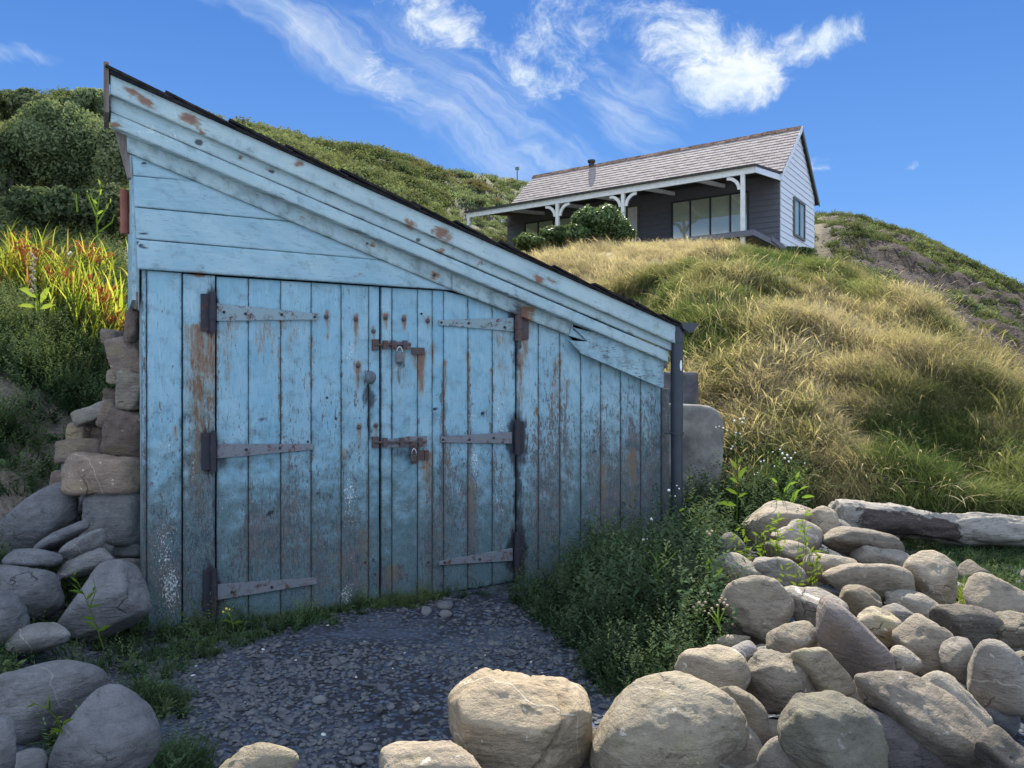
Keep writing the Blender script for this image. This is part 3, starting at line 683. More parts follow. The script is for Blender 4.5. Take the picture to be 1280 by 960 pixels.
# side and back walls, closed box in shadow behind the front
def wall_prism(name, p_u, q_u, off, tone, vt):
    pass
WL = H(178, 780, -0.03); WR = H(826, 700, -0.03); ZL = H(160, 150, 0).z; ZR = H(826, 452, 0).z
def zline(p):                      # height of the roof's underside above a point of the plan
    s0 = (WL.xy - Vector((WL.x, WL.y))).length; s = (Vector((p.x, p.y)) - WL.xy).dot(Vector(HD)); L = (WR.xy - WL.xy).dot(Vector(HD))
    return ZL + (ZR - ZL) * s / L
DEPTH = 3.0
def side(name, base, thick, toward, n_=9):
    """vertical boards down one side"""
    o = None
    for i in range(n_):
        a, b = base + HB * (DEPTH * i / n_ + 0.003), base + HB * (DEPTH * (i + 1) / n_ - 0.003)
        zt = zline(base); w = Vector((HD[0], HD[1], 0)) * thick * toward
        o = MB().hexa([Vector((p.x, p.y, -0.3)) for p in (a, b, b + w, a + w)] + [Vector((p.x, p.y, zt)) for p in (a, b, b + w, a + w)]).build(name, PAINT, shed)
        with_default_attrs(o, 0.4, 0.35, False)
side('side_board', WL, 0.03, 1); side('side_board', WR, 0.03, -1)
# the strip of gable side that oversails the left wall
g0, g1 = H(160.5, 345, 0.0), H(168, 345, 0.0)
zt = H(160, 170, 0).z; zb = H(172, 335, 0).z
o = MB().hexa([Vector((p.x, p.y, z_)) for z_ in (zb - 0.18, zt) for p in (H(165, 300, 0.012), H(170, 300, 0.012), H(170, 300, 0.012) + HB * 0.5, H(165, 300, 0.012) + HB * 0.5)]).build('gable_return', PAINT, shed)
with_default_attrs(o, 0.5, 0.3, False)
bk = MB(); a, b = WL + HB * DEPTH, WR + HB * DEPTH
bk.hexa([Vector((p.x, p.y, -0.3)) for p in (a, b, b + HB * .03, a + HB * .03)] + [Vector((a.x, a.y, zline(a))), Vector((b.x, b.y, zline(b))), Vector((b.x, b.y, zline(b))) + HB * .03, Vector((a.x, a.y, zline(a))) + HB * .03])
o = bk.build('back_wall', BARE, shed)
# backing behind the front boards so the joints read dark
o = MB().prism([H(180, 800, -0.08), H(826, 720, -0.08), H(826, 460, -0.08), H(560, 345, -0.08), H(180, 180, -0.08)], HB * 0.02).build('frame_backing', FELT, shed)
# left end of the roof: upright dark end board and the stepped return under the eave
e0, e1 = H(129.5, 76, 0.16), H(136.5, 76, 0.16)
o = MB().hexa([Vector((p.x, p.y, H(131, 140, .16).z)) for p in (e0, e1, e1 + HB * .3, e0 + HB * .3)] + [Vector((p.x, p.y, e0.z)) for p in (e0, e1, e1 + HB * .3, e0 + HB * .3)]).build('end_board', BARE, shed, bevel=0.004)
o = MB().prism([H(141, 150, 0.03), H(150, 185, 0.03), H(160, 222, 0.03), H(164, 222, 0.03), H(160, 165, 0.03)], HB * 0.06).build('eave_bracket', BARE, shed, bevel=0.003)
# roof deck and slates
ra, rb_ = H(134, 84.5, 0.17), H(850, 405, 0.17)
rd = (rb_ - ra).normalized(); rn_ = rd.cross(HB).normalized(); rn_ = rn_ if rn_.z > 0 else -rn_
sl_ = rd * 0.30
c8 = [ra + rd * .02, rb_, rb_ + HB * 3.3, ra + sl_ + HB * 3.3]
roof = MB().hexa([p - rn_ * 0.022 for p in (c8[0], c8[1], c8[2], c8[3])] + [p - rn_ * 0.004 for p in (c8[0], c8[1], c8[2], c8[3])]).build('roof', FELT, shed)
L = (rb_ - ra).length; x = 0.0; k = 0
slate_meshes = []
while x < L - 0.05:
    w = random.uniform(0.14, 0.21) if k % 7 else 0.30
    w = min(w, L - x + 0.03)
    lift = 0.004 + 0.010 * (k % 2) + random.uniform(0, 0.004)
    o_ = ra + rd * (x - 0.01) - HB * random.uniform(0.004, 0.014) + rn_ * (lift - 0.008)
    for row in range(4):
        if row and x < 0.3: continue
        b = MB().box(o_ + HB * ((0, .25, 1.27, 2.29)[row]), rd * (w + 0.05) - rn_ * 0.014, HB * (.24, 1.01, 1.01, 1.01)[row], rn_ * random.uniform(0.010, 0.016))
        b.build('roof_slate', FELT, roof)
    x += w; k += 1
# clay pipe down the left side, gutter and downpipe on the right
MB().tube([H(156, 292, -0.45) , H(155.5, 238, -0.45)], 0.024, 12).build('clay_pipe', CLAY, shed, smooth_=False)
gy0 = H(851, 403, 0.19); gdir = HB * 3.4
gp = []
ex = Vector((HD[0], HD[1], 0))
gw = (H(873, 404, 0.19) - H(851, 404, 0.19)).length
prof = [(0, 0), (0.02, -0.045), (0.09, -0.075), (0.115, -0.07), (0.155, -0.03), (0.175, 0.0), (0.165, 0.0), (0.11, -0.058), (0.085, -0.062), (0.03, -0.038), (0.012, 0.0)]
prof = [(x_ * gw / 0.175, z_ * 1.0) for x_, z_ in prof]
gutter = MB().prism([gy0 + ex * x_ + ez * z_ for x_, z_ in prof], gdir).build('gutter', PIPE, shed)
cap = MB().prism([gy0 + ex * x_ + ez * z_ - HB * 0.004 for x_, z_ in prof[:6]], HB * 0.004).build('gutter_end', PIPE, shed)
pr = (H(852, 500, 0.10) - H(840, 500, 0.10)).length / 2
pt, pb_ = H(846, 408, 0.12), H(846, 735, 0.12)
pj = H(846, 541, 0.12)
dp = MB().tube([pt, Vector((pt.x, pt.y, pj.z))], pr, 16).tube([Vector((pt.x, pt.y, pj.z)), Vector((pt.x, pt.y, -0.1))], pr * 0.96, 16).build('downpipe', PIPE, shed, smooth_=False)
MB().tube([Vector((pt.x, pt.y, pj.z - .012)), Vector((pt.x, pt.y, pj.z + .012))], pr * 1.14, 16).tube([Vector((pt.x, pt.y, pj.z)), Vector((pt.x, pt.y, pj.z)) - ex * 0.11], 0.008, 6).build('pipe_collar', PIPE, dp)
MB().tube([Vector((pt.x, pt.y, H(846, 415, .12).z)), Vector((pt.x, pt.y, H(846, 428, .12).z))], pr * 1.12, 16).build('pipe_collar', PIPE, dp)
st = []
for k in range(14):
    t = 2 * math.pi * k / 14; a_ = math.radians(-62) + 0.22 * math.cos(t); zc = H(850, 457, .12).z
    st.append(Vector((pt.x + math.cos(a_) * (pr + .0015), pt.y + math.sin(a_) * (pr + .0015), zc + 0.042 * math.sin(t))))
MB().prism(st, Vector((math.cos(math.radians(-62)), math.sin(math.radians(-62)), 0)) * 0.001).build('sticker', WHITE, dp)

# ------------------------------------------------------------------ the ground: one height field from the shingle up to the hill crest
TY = np.array([0.8, 2.5, 4, 5, 6, 7, 8.5, 10, 13, 16, 19, 22, 26, 30, 36, 45, 60, 90, 150.])
hillL = [2.5, 3.1, 4.6, 6.4, 7.6, 8.7, 10.3, 12.0, 14.2, 15.0, 15.5, 15, 14]
TAB = {
 -900: [0, .1, .25, .75, 1.6, 2.0] + hillL,
 0:    [0, .05, .22, .70, 1.5, 2.0] + hillL,
 100:  [0, 0, .10, .40, 1.15, 1.75] + hillL,
 160:  [0, 0, 0, .22, .85, 1.55, 2.3, 3.0, 4.4, 6.2, 7.4, 8.5, 10.1, 11.9, 14.0, 14.8, 15.2, 15, 14],
 190:  [0, 0, 0, 0, 0, .1, 1.0, 2.2, 4.2, 6.0, 7.3, 8.4, 10.0, 11.7, 13.8, 14.7, 15, 15, 14],
 290:  [0, 0, 0, 0, 0, 0, .3, 1.2, 3.4, 5.2, 6.6, 7.8, 9.5, 11.1, 13.1, 14.5, 15, 15, 14],
 480:  [0, 0, 0, 0, 0, 0, .2, .8, 2.8, 4.2, 5.2, 6.2, 7.8, 9.4, 11.8, 14.7, 16.0, 16, 15],
 600:  [0, 0, 0, 0, 0, 0, .2, .8, 2.6, 3.8, 4.5, 5.0, 5.9, 7.2, 9.6, 13.0, 17.5, 18.5, 18],
 650:  [0, 0, 0, 0, 0, 0, .2, .8, 2.5, 3.9, 4.5, 5.0, 5.35, 5.8, 8.0, 12.0, 17.4, 18.5, 18],
 700:  [0, 0, 0, 0, 0, .05, .25, .8, 2.45, 3.95, 4.72, 5.1, 5.35, 5.5, 7.3, 11.0, 16.2, 17, 16],
 760:  [0, 0, 0, 0, 0, .1, .35, 1.0, 2.7, 4.05, 4.85, 5.2, 5.35, 5.4, 6.5, 9.5, 13.5, 15, 14],
 860:  [0, 0, 0, 0, .05, .25, 1.35, 1.9, 3.0, 4.15, 4.85, 5.25, 5.3, 5.4, 6.5, 9.5, 13, 15, 14],
 930:  [0, 0, .05, .10, .15, .38, 1.5, 2.1, 3.15, 4.15, 4.72, 5.2, 5.3, 5.3, 6.6, 9.8, 13.5, 15, 14],
 1010: [0, .03, .08, .12, .20, .55, 1.4, 2.05, 3.1, 3.85, 4.3, 4.85, 5.15, 5.5, 7.3, 10.6, 14.6, 15, 13],
 1060: [0, .03, .08, .10, .16, .55, 1.4, 2.0, 3.0, 3.6, 4.25, 4.85, 5.3, 6.0, 7.7, 10.7, 14.6, 14.5, 12],
 1150: [0, .03, .08, .10, .16, .55, 1.35, 1.88, 2.72, 2.9, 3.0, 3.3, 4.1, 5.2, 6.9, 9.4, 13.0, 12.5, 10],
 1280: [0, .03, .08, .10, .16, .52, 1.1, 1.42, 1.25, 1.0, 1.1, 1.6, 2.4, 3.3, 4.8, 6.7, 8.6, 8, 6],
 1500: [0, 0, .1, .2, .3, .5, .7, .75, .5, .3, .3, .4, .7, 1.1, 1.7, 2.4, 3.3, 2.5, 1],
 2300: [0] * 6 + [0.1] * 13}
UK = np.array(sorted(TAB)); TZ = np.array([TAB[k] for k in UK])
GU = np.linspace(-1500, 2700, 601); GY = np.exp(np.linspace(math.log(0.8), math.log(150), 261))
lt = np.log(TY); lg = np.log(GY)
Zr = np.array([np.interp(lg, lt, r) for r in TZ])                   # by key column
Zg = np.array([np.interp(GU, UK, Zr[:, j]) for j in range(len(GY))]) # rows: distance, columns: direction
def blur(a, k, axis):
    w = np.exp(-np.linspace(-2, 2, 2 * k + 1) ** 2); w /= w.sum()
    pad = [(0, 0), (0, 0)]; pad[axis] = (k, k); b = np.pad(a, pad, mode='edge')
    return np.apply_along_axis(lambda x: np.convolve(x, w, 'valid'), axis, b)
Zg = blur(blur(Zg, 4, 1), 4, 0)
UU, YY = np.meshgrid(GU, GY); XX = (UU - 640) / F * YY

def region(u, y):
    """how much of: shingle, earth, scrub, cliff, mown grass"""
    w = 25 * fbm(np.stack([u / 60, np.log(y) * 9, 0 * u], 1), 3, 4)
    scrub = smooth(y, 9, 12) * (1 - smooth(u + w, 575, 660) * (1 - smooth(y, 30, 34))) * (1 - smooth(u, 1000, 1040))
    cl_lip = np.interp(u, [980, 1020, 1060, 1100, 1150, 1220, 1280, 1400], [30, 24, 20, 17, 14.5, 11.8, 10.8, 9])
    cliff = smooth(u, 1000, 1045) * smooth(y - cl_lip, 0, 1.2)
    earth = (1 - smooth(u, 110, 170)) * smooth(y, 4.5, 4.9) * (1 - smooth(y + w * 0.01, 5.7, 6.3))
    sh = (1 - smooth(y + w * 0.02, 5.6, 6.6))
    return sh, earth, scrub, cliff
sh_, ea_, sc_, cf_ = [a.reshape(UU.shape) for a in region(UU.ravel(), YY.ravel())]
p3 = np.stack([XX.ravel(), YY.ravel(), 0 * XX.ravel()], 1)
bumpy = fbm(p3 * 0.55, 3, 21).reshape(UU.shape) * 0.85 + fbm(p3 * 1.5, 3, 22).reshape(UU.shape) * 0.30
fade = smooth(YY, 9, 16)
Zg = Zg + sc_ * bumpy * fade * (0.55 + 0.45 * smooth(YY, 16, 40))
bank = smooth(YY, 6.3, 7.5) * (1 - sc_) * (1 - cf_) * (1 - smooth(YY, 13, 17.5)) * (1 - smooth(-UU, -860, -760))
Zg = Zg + bank * (fbm(p3 * 0.8, 3, 31).reshape(UU.shape) * 0.42 + fbm(p3 * 2.6, 2, 32).reshape(UU.shape) * 0.13)
Zg = Zg + ea_ * fbm(p3 * 3.1, 4, 41).reshape(UU.shape) * 0.10
# the slipped cliff: gullies down the face, ledges across it
cn = fbm(np.stack([XX.ravel() * 0.16 + YY.ravel() * 0.10, YY.ravel() * 0.30 - XX.ravel() * 0.05, 0 * XX.ravel()], 1), 5, 51, 0.6).reshape(UU.shape)
cn2 = np.abs(fbm(p3 * 0.35, 5, 52, 0.6)).reshape(UU.shape)
Zg = Zg + cf_ * smooth(YY, 18, 30) * (1 - smooth(YY, 52, 60)) * (cn * 1.3 - cn2 * 0.8)
Zg = Zg + cf_ * 0.20 * fbm(p3 * 1.2, 4, 53).reshape(UU.shape) * (1 - 0.7 * smooth(YY, 55, 60))
Zg = Zg + (1 - smooth(YY, 5, 7)) * 0.018 * fbm(p3 * 2.5, 3, 61).reshape(UU.shape)

def ground_z(x, y):
    x, y = np.atleast_1d(np.asarray(x, float)), np.atleast_1d(np.asarray(y, float)); y = np.clip(y, 0.81, 149)
    u = np.clip(640 + F * x / y, GU[0], GU[-1] - 1e-3)
    a = (u - GU[0]) / (GU[1] - GU[0]); b = (np.log(y) - lg[0]) / (lg[1] - lg[0])
    i, j = np.floor(a).astype(int), np.clip(np.floor(b).astype(int), 0, len(GY) - 2); fa, fb_ = a - i, b - j
    return (Zg[j, i] * (1 - fa) + Zg[j, i + 1] * fa) * (1 - fb_) + (Zg[j + 1, i] * (1 - fa) + Zg[j + 1, i + 1] * fa) * fb_

def mat_ground():
    m_, g = new_mat("shingle_earth_and_turf")
    co = g.node('ShaderNodeTexCoord').outputs['Object']
    sh, ea, sc, cf, dry = [g.attr(k) for k in ('shingle', 'earth', 'scrub', 'cliff', 'dry')]
    n0 = g.noise(co, 0.9, 5, 0.6); n1 = g.noise(co, 6, 6, 0.65); n2 = g.noise(co, 40, 6, 0.7); n3 = g.noise(co, 160, 4, 0.7)
    grass = g.mix(n1, (0.035, 0.050, 0.018), (0.115, 0.105, 0.045))
    grass = g.mix(g.mul(dry, g.step(n2, 0.2, 0.6)), grass, g.mix(n2, (0.20, 0.15, 0.07), (0.36, 0.29, 0.15)))
    scrub = g.mix(n1, (0.015, 0.022, 0.010), (0.06, 0.065, 0.03))
    vor = g.node('ShaderNodeTexVoronoi', {'Vector': g.vm('ADD', co, g.scale(g.noise(co, 30, 2, 0.5, out=1), (0.03, 0.03, 0.0))), 'Scale': 34.0, 'Randomness': 1.0})
    vcol = g.node('ShaderNodeSeparateColor', {0: vor.outputs['Color']}).outputs[0]
    shing = g.mix(vcol, (0.040, 0.052, 0.082), (0.115, 0.140, 0.190))
    shing = g.mix(g.step(vor.outputs['Distance'], 0.25, 0.6), shing, (0.030, 0.030, 0.035))
    shing = g.mix(g.mul(g.step(n0, 0.48, 0.62), 0.75), shing, g.mix(n2, (0.052, 0.064, 0.092), (0.100, 0.118, 0.155)))
    shing = g.mix(g.step(g.noise(co, 75, 2, 0.5), 0.80, 0.82), shing, (0.5, 0.5, 0.48))
    earth = g.mix(n1, (0.12, 0.090, 0.072), (0.29, 0.235, 0.19)); earth = g.mix(g.mul(g.step(n2, 0.4, 0.7), 0.6), earth, (0.06, 0.055, 0.04))
    nc = g.noise(g.scale(co, (1, 1, 2.5)), 0.5, 8, 0.68, 0.6)
    cliff = g.mix(g.step(nc, 0.35, 0.65), (0.020, 0.015, 0.013), (0.062, 0.042, 0.033))
    cliff = g.mix(g.mul(g.step(n1, 0.45, 0.65), 0.5), cliff, (0.040, 0.028, 0.023))
    c = g.mix(sc, grass, scrub); c = g.mix(sh, c, shing); c = g.mix(ea, c, earth); c = g.mix(cf, c, cliff)
    ph = g.mul(g.m('SUBTRACT', 1.0, vor.outputs['Distance'], clamp=True), 0.9)
    h = g.add(g.mul(sh, g.add(ph, g.mul(n3, .25))), g.mul(g.m('SUBTRACT', 1.0, sh, clamp=True), g.add(g.mul(n1, 2.0), n2)))
    h = g.add(h, g.mul(cf, g.mul(nc, 22.0)))
    finish(g, c, 0.9, g.bump(h, 0.02, 0.8), 0.2)
    return m_
GROUND = mat_ground()
idx = np.arange(UU.size).reshape(UU.shape)
quads = np.stack([idx[:-1, :-1], idx[:-1, 1:], idx[1:, 1:], idx[1:, :-1]], -1)
verts = np.stack([XX.ravel(), YY.ravel(), Zg.ravel()], 1)
fsh, fcf, fsc = sh_[:-1, :-1], cf_[:-1, :-1], sc_[:-1, :-1]
kind_ = np.where(fcf > 0.5, 3, np.where(fsc > 0.5, 2, np.where(fsh > 0.5, 0, 1)))
dryf = np.zeros(UU.shape)
def dryness(u, y):
    v = np.interp(y, [7, 10, 14, 19], [1, 1, 1, 1])
    n = fbm(np.stack([u / 70, np.log(y) * 7, 0 * u], 1), 3, 71)
    n2_ = fbm(np.stack([u / 22, np.log(y) * 20, 0 * u], 1), 3, 72)
    d = 0.58 + 0.65 * n + 0.45 * n2_ + 0.5 * smooth(y, 12, 17) * smooth(u, 640, 700) * (1 - smooth(u, 900, 960)) + 0.2 * smooth(y, 9, 12)
    for (a, b, ru, rb, s) in [(880, 11.0, 60, .12, -0.55), (820, 12.0, 50, .12, -0.4), (1000, 15.5, 90, .14, -0.6), (960, 16.0, 70, .12, -0.5), (1070, 13, 40, .15, -0.6), (1180, 6.9, 90, .12, -0.6), (930, 13.2, 60, .1, -0.3),
                               (1010, 8.3, 60, .12, 0.45), (1080, 10.5, 70, .15, 0.35), (760, 17, 120, .15, 0.4), (1200, 9.0, 60, .1, .3), (950, 8.2, 30, .1, .3)]:
        d = d + s * np.exp(-((u - a) / ru) ** 2 - ((np.log(y / b)) / rb) ** 2)
    return np.clip(d, 0, 1)
dryf = dryness(UU.ravel(), YY.ravel())
for k, (nm) in enumerate(['shingle_ground', 'grass_bank', 'hillside', 'cliff']):
    sel = quads[kind_ == k]
    used = np.unique(sel); remap = -np.ones(UU.size, int); remap[used] = np.arange(len(used))
    me = mesh_np(nm, verts[used], remap[sel].reshape(-1, 4))
    for a_, arr in (('shingle', sh_), ('earth', ea_), ('scrub', sc_), ('cliff', cf_), ('dry', dryf)): fattr(me, a_, arr.ravel()[used])
    tag(link(nm, me, GROUND, smooth=True), kind='structure')
# the beach going on behind and to the sides
me = mesh_np('beach', [(-300, -300, -0.12), (300, -300, -0.12), (300, 400, -0.12), (-300, 400, -0.12)], np.array([[0, 1, 2, 3]]))
BEACH = mat_simple("pale_beach_shingle", (0.26, 0.29, 0.33), (0.40, 0.43, 0.46), 3.0, 0.95, 0.01)
tag(link('beach', me, BEACH), kind='structure')

# ------------------------------------------------------------------ the cottage on the bank
CP = np.array([0.349 * 23.5, 23.5]); CD = np.array([-0.82, 0.573]); CD /= np.linalg.norm(CD); CB = np.array([0.573, 0.82]); CB /= np.linalg.norm(CB)
CL, CW_, CZ0, CZE, CZR = 10.2, 4.1, EYE + 4.30, EYE + 6.56, EYE + 8.40
def C3(a, b, z): q = CP + a * CD + b * CB; return Vector((q[0], q[1], z))
cdv, cbv = Vector((CD[0], CD[1], 0)), Vector((CB[0], CB[1], 0))
def on_front(u, v, b=0.0):
    """a (along the front) and height on the plane b behind the front wall"""
    r = np.array([(u - 640) / F, 1.0]); q = CP + b * CB; t = (q @ CB) / (r @ CB); p = r * t
    return float((p - CP) @ CD), EYE + (480 - v) / F * t
def on_gable(u, v):
    r = np.array([(u - 640) / F, 1.0]); t = (CP @ CD) / (r @ CD); p = r * t
    return float((p - CP) @ CB), EYE + (480 - v) / F * t
GREYB = mat_simple("grey_weatherboard", (0.115, 0.115, 0.130), (0.155, 0.155, 0.170), 8, 0.7, 0.002, stretch=(1, 1, 6))
WHITEB = mat_simple("white_weatherboard", (0.62, 0.64, 0.68), (0.74, 0.75, 0.78), 6, 0.6, 0.002, stretch=(1, 1, 6))
CREAM = mat_simple("cream_white_timber", (0.60, 0.59, 0.55), (0.74, 0.73, 0.69), 8, 0.6, 0.001)
FRAME = mat_simple("dark_window_frame", (0.035, 0.04, 0.045), (0.06, 0.06, 0.065), 10, 0.5, 0)
FRAMEG = mat_simple("brown_window_frame", (0.10, 0.10, 0.08), (0.16, 0.15, 0.12), 10, 0.5, 0)
BLIND = mat_simple("pale_blind", (0.70, 0.70, 0.58), (0.82, 0.82, 0.70), 2, 0.9, 0)
SLATE = mat_simple("lichened_roof_slate", (0.25, 0.205, 0.19), (0.40, 0.34, 0.315), 4, 0.85, 0.004, 0.12)
MOSSR = mat_simple("mossy_ridge_tile", (0.09, 0.045, 0.03), (0.24, 0.14, 0.09), 7, 0.9, 0.02)
ROOFEDGE = mat_simple("dark_roof_edge", (0.035, 0.033, 0.03), (0.07, 0.065, 0.06), 10, 0.9, 0.004)
def mat_pane():
    m_, g = new_mat("window_glass")
    tr = g.node('ShaderNodeBsdfTransparent', {'Color': (0.93, 0.95, 0.93)}); gl = g.node('ShaderNodeBsdfGlossy', {'Color': (0.9, 0.9, 0.9), 'Roughness': 0.03})
    mx = g.node('ShaderNodeMixShader', {0: 0.10, 1: tr.outputs[0], 2: gl.outputs[0]}); g.l.new(mx.outputs[0], g.node('ShaderNodeOutputMaterial').inputs[0])
    return m_
PANE = mat_pane()
cottage = empty('cottage', C3(CL / 2, CW_ / 2, CZ0), "grey and white weatherboarded cottage with a long veranda on top of the grassy bank", 'cottage')
# walls as lapped boards
NB = 15; bh = (CZE - CZ0 + 0.35) / NB
for i in range(NB):
    z0 = CZ0 - 0.35 + i * bh; z1 = z0 + bh + 0.02
    MB().hexa([C3(-.0, -0.035, z0), C3(CL, -0.035, z0), C3(CL, 0.02, z0), C3(-.0, 0.02, z0), C3(0, -0.012, z1), C3(CL, -0.012, z1), C3(CL, 0.02, z1), C3(0, 0.02, z1)]).build('weatherboard', GREYB, cottage)
NG = 25; zg0 = CZ0 - 0.75; bh = (CZR - zg0) / NG
for i in range(NG):
    z0 = zg0 + i * bh; z1 = z0 + bh + 0.015
    def ends(z):
        if z < CZE: return 0.0, CW_
        f = min((z - CZE) / (CZR - CZE), 0.985); return CW_ / 2 * f, CW_ - CW_ / 2 * f
    (a0, b0), (a1, b1) = ends(z0), ends(min(z1, CZR - .02))
    MB().hexa([C3(-.035, a0, z0), C3(-.035, b0, z0), C3(.02, b0, z0), C3(.02, a0, z0), C3(-.012, a1, z1), C3(-.012, b1, z1), C3(.02, b1, z1), C3(.02, a1, z1)]).build('gable_weatherboard', WHITEB, cottage)
    if i % 5 == 0 and i < 20:
        z2 = z0 + 5 * bh; (a1, b1) = ends(min(z2, CZR - .02))
        MB().hexa([C3(CL + .03, a0, z0), C3(CL + .03, b0, z0), C3(CL, b0, z0), C3(CL, a0, z0), C3(CL + .03, a1, z2), C3(CL + .03, b1, z2), C3(CL, b1, z2), C3(CL, a1, z2)]).build('far_gable_panel', GREYB, cottage)
MB().hexa([C3(0, CW_, CZ0 - .7), C3(CL, CW_, CZ0 - .7), C3(CL, CW_ - .03, CZ0 - .7), C3(0, CW_ - .03, CZ0 - .7), C3(0, CW_, CZE), C3(CL, CW_, CZE), C3(CL, CW_ - .03, CZE), C3(0, CW_ - .03, CZE)]).build('back_wall', GREYB, cottage)
# roof: deck, rows of slates, ridge tiles, barge boards
OV = 0.12
fdir = (C3(0, CW_ / 2, CZR) - C3(0, 0, CZE)); 
roofo = MB().prism([C3(-OV, -0.12, CZE - 0.09), C3(-OV, CW_ / 2, CZR), C3(-OV, CW_ + .25, CZE - .22), C3(-OV, CW_ + .25, CZE - .28), C3(-OV, CW_ / 2, CZR - .07), C3(-OV, -0.12, CZE - .15)], cdv * (CL + 2 * OV)).build('roof', ROOFEDGE, cottage)
sl = MB(); NR = 15
e0, r0 = C3(0, -0.18, CZE - 0.12), C3(0, CW_ / 2, CZR + 0.0)
sdir = (r0 - e0); SLn = sdir.length; sdir.normalize(); snor = cdv.cross(sdir); snor = snor if snor.z > 0 else -snor
for side_ in (0, 1):
    if side_: e0 = C3(0, CW_ + .22, CZE - .16); sdir = (r0 - e0); SLn = sdir.length; sdir.normalize(); snor = cdv.cross(sdir); snor = snor if snor.z > 0 else -snor
    for r in range(NR):
        x = -OV - (r % 2) * 0.13; h = SLn / NR
        while x < CL + OV:
            w = 0.26; x0, x1 = max(x, -OV - .02), min(x + w - 0.008, CL + OV + .02)
            if x1 > x0 + .02:
                j = random.uniform(-.006, .006); p = e0 + cdv * x0 + sdir * (r * h + j) + snor * (0.010 + random.uniform(0, .004)); q = cdv * (x1 - x0)
                sl.hexa([p, p + q, p + q + sdir * (h * 1.25) - snor * .012, p + sdir * (h * 1.25) - snor * .012, p + snor * .016, p + q + snor * .016, p + q + sdir * (h * 1.25) + snor * .0, p + sdir * (h * 1.25) + snor * .0])
            x += w
o = sl.build('roof_slates', SLATE, roofo); o['kind'] = 'stuff'
x = -OV
while x < CL + OV:
    w = 0.42; b = MB(); top = CZR + .045 + random.uniform(-.01, .01)
    b.prism([C3(x, CW_ / 2 - .17, CZR - .10), C3(x, CW_ / 2 - .03, top), C3(x, CW_ / 2 + .03, top), C3(x, CW_ / 2 + .17, CZR - .10)], cdv * (w - .012)); b.build('ridge_tile', MOSSR, roofo); x += w
mv = MB()
for k in range(60):
    x = random.uniform(0, CL); p = C3(x, CW_ / 2 + random.uniform(-.1, .05), CZR + .07); s = random.uniform(.02, .06)
    mv.hexa([p + Vector((-s, -s, -.04)), p + Vector((s, -s, -.04)), p + Vector((s, s, -.04)), p + Vector((-s, s, -.04)), p + Vector((-s * .5, -s * .5, s * .9)), p + Vector((s * .5, -s * .5, s * .9)), p + Vector((s * .5, s * .5, s * .9)), p + Vector((-s * .5, s * .5, s * .9))])
for (uu, vv) in [(978, 179), (974, 181), (977, 193), (981, 176)]:
    pass

for (fr_, wd) in ((0.20, .25), (0.42, .16)):
    p = C3(-.0, 0.1 + CW_ / 2 * (1 - fr_), 0); a = e0
for e_b, e_z in ((-0.14, CZE - .10), (CW_ + .24, CZE - .2)):
    p0, p1 = C3(-OV - .03, e_b, e_z), C3(-OV - .03, CW_ / 2, CZR + .03)
    MB().prism([p0, p1, p1 - Vector((0, 0, .17)), p0 - Vector((0, 0, .13))], cdv * .03).build('barge_board', WHITEB if e_b < 0 else FRAMEG, cottage)
ch = C3(7.7, CW_ / 2, CZR)
a7, z7 = 7.5, 0
fl = MB().tube([ch - Vector((0, 0, .1)), ch + Vector((0, 0, .16))], 0.11, 12).tube([ch + Vector((0, 0, .14)), ch + Vector((0, 0, .22))], 0.15, 12)
fl.build('flue', ROOFEDGE, cottage)
# veranda: lean-to roof, beam, posts with curved brackets, deck
VB = -2.5; zf = EYE + 6.08
ver = MB().prism([C3(-.05, -0.10, CZE - .08), C3(-.05, VB - .12, zf + .05), C3(-.05, VB - .12, zf - .02), C3(-.05, -0.10, CZE - .15)], cdv * (CL + .1)).build('veranda_roof', ROOFEDGE, cottage)
MB().prism([C3(0, VB, zf - .0), C3(0, VB - .06, zf - .0), C3(0, VB - .06, zf - .19), C3(0, VB, zf - .19)], cdv * CL).build('veranda_beam', CREAM, cottage)
MB().prism([C3(-.03, VB, zf), C3(-.03, 0, CZE - .16), C3(-.03, 0, CZE - .34), C3(-.03, VB, zf - .17)], cdv * .03).build('veranda_end_board', WHITEB, cottage)
for q in range(1, 6):
    aq = CL * q / 6
    MB().prism([C3(aq, VB + .03, zf - .03), C3(aq, -.04, CZE - .2), C3(aq, -.04, CZE - .32), C3(aq, VB + .03, zf - .16)], cdv * .07).build('veranda_rafter', CREAM, cottage)
deck = MB().prism([C3(-.02, VB - .1, CZ0 + .0), C3(-.02, 0, CZ0 + .0), C3(-.02, 0, CZ0 - .16), C3(-.02, VB - .1, CZ0 - .16)], cdv * (CL + .04)).build('deck', GREYB, cottage)
MB().prism([C3(-.05, -1.0, CZ0 + .06), C3(-.05, CW_ + .05, CZ0 - .27), C3(-.05, CW_ + .05, CZ0 - .44), C3(-.05, -1.0, CZ0 - .08)], cdv * .05).build('base_board', GREYB, cottage)
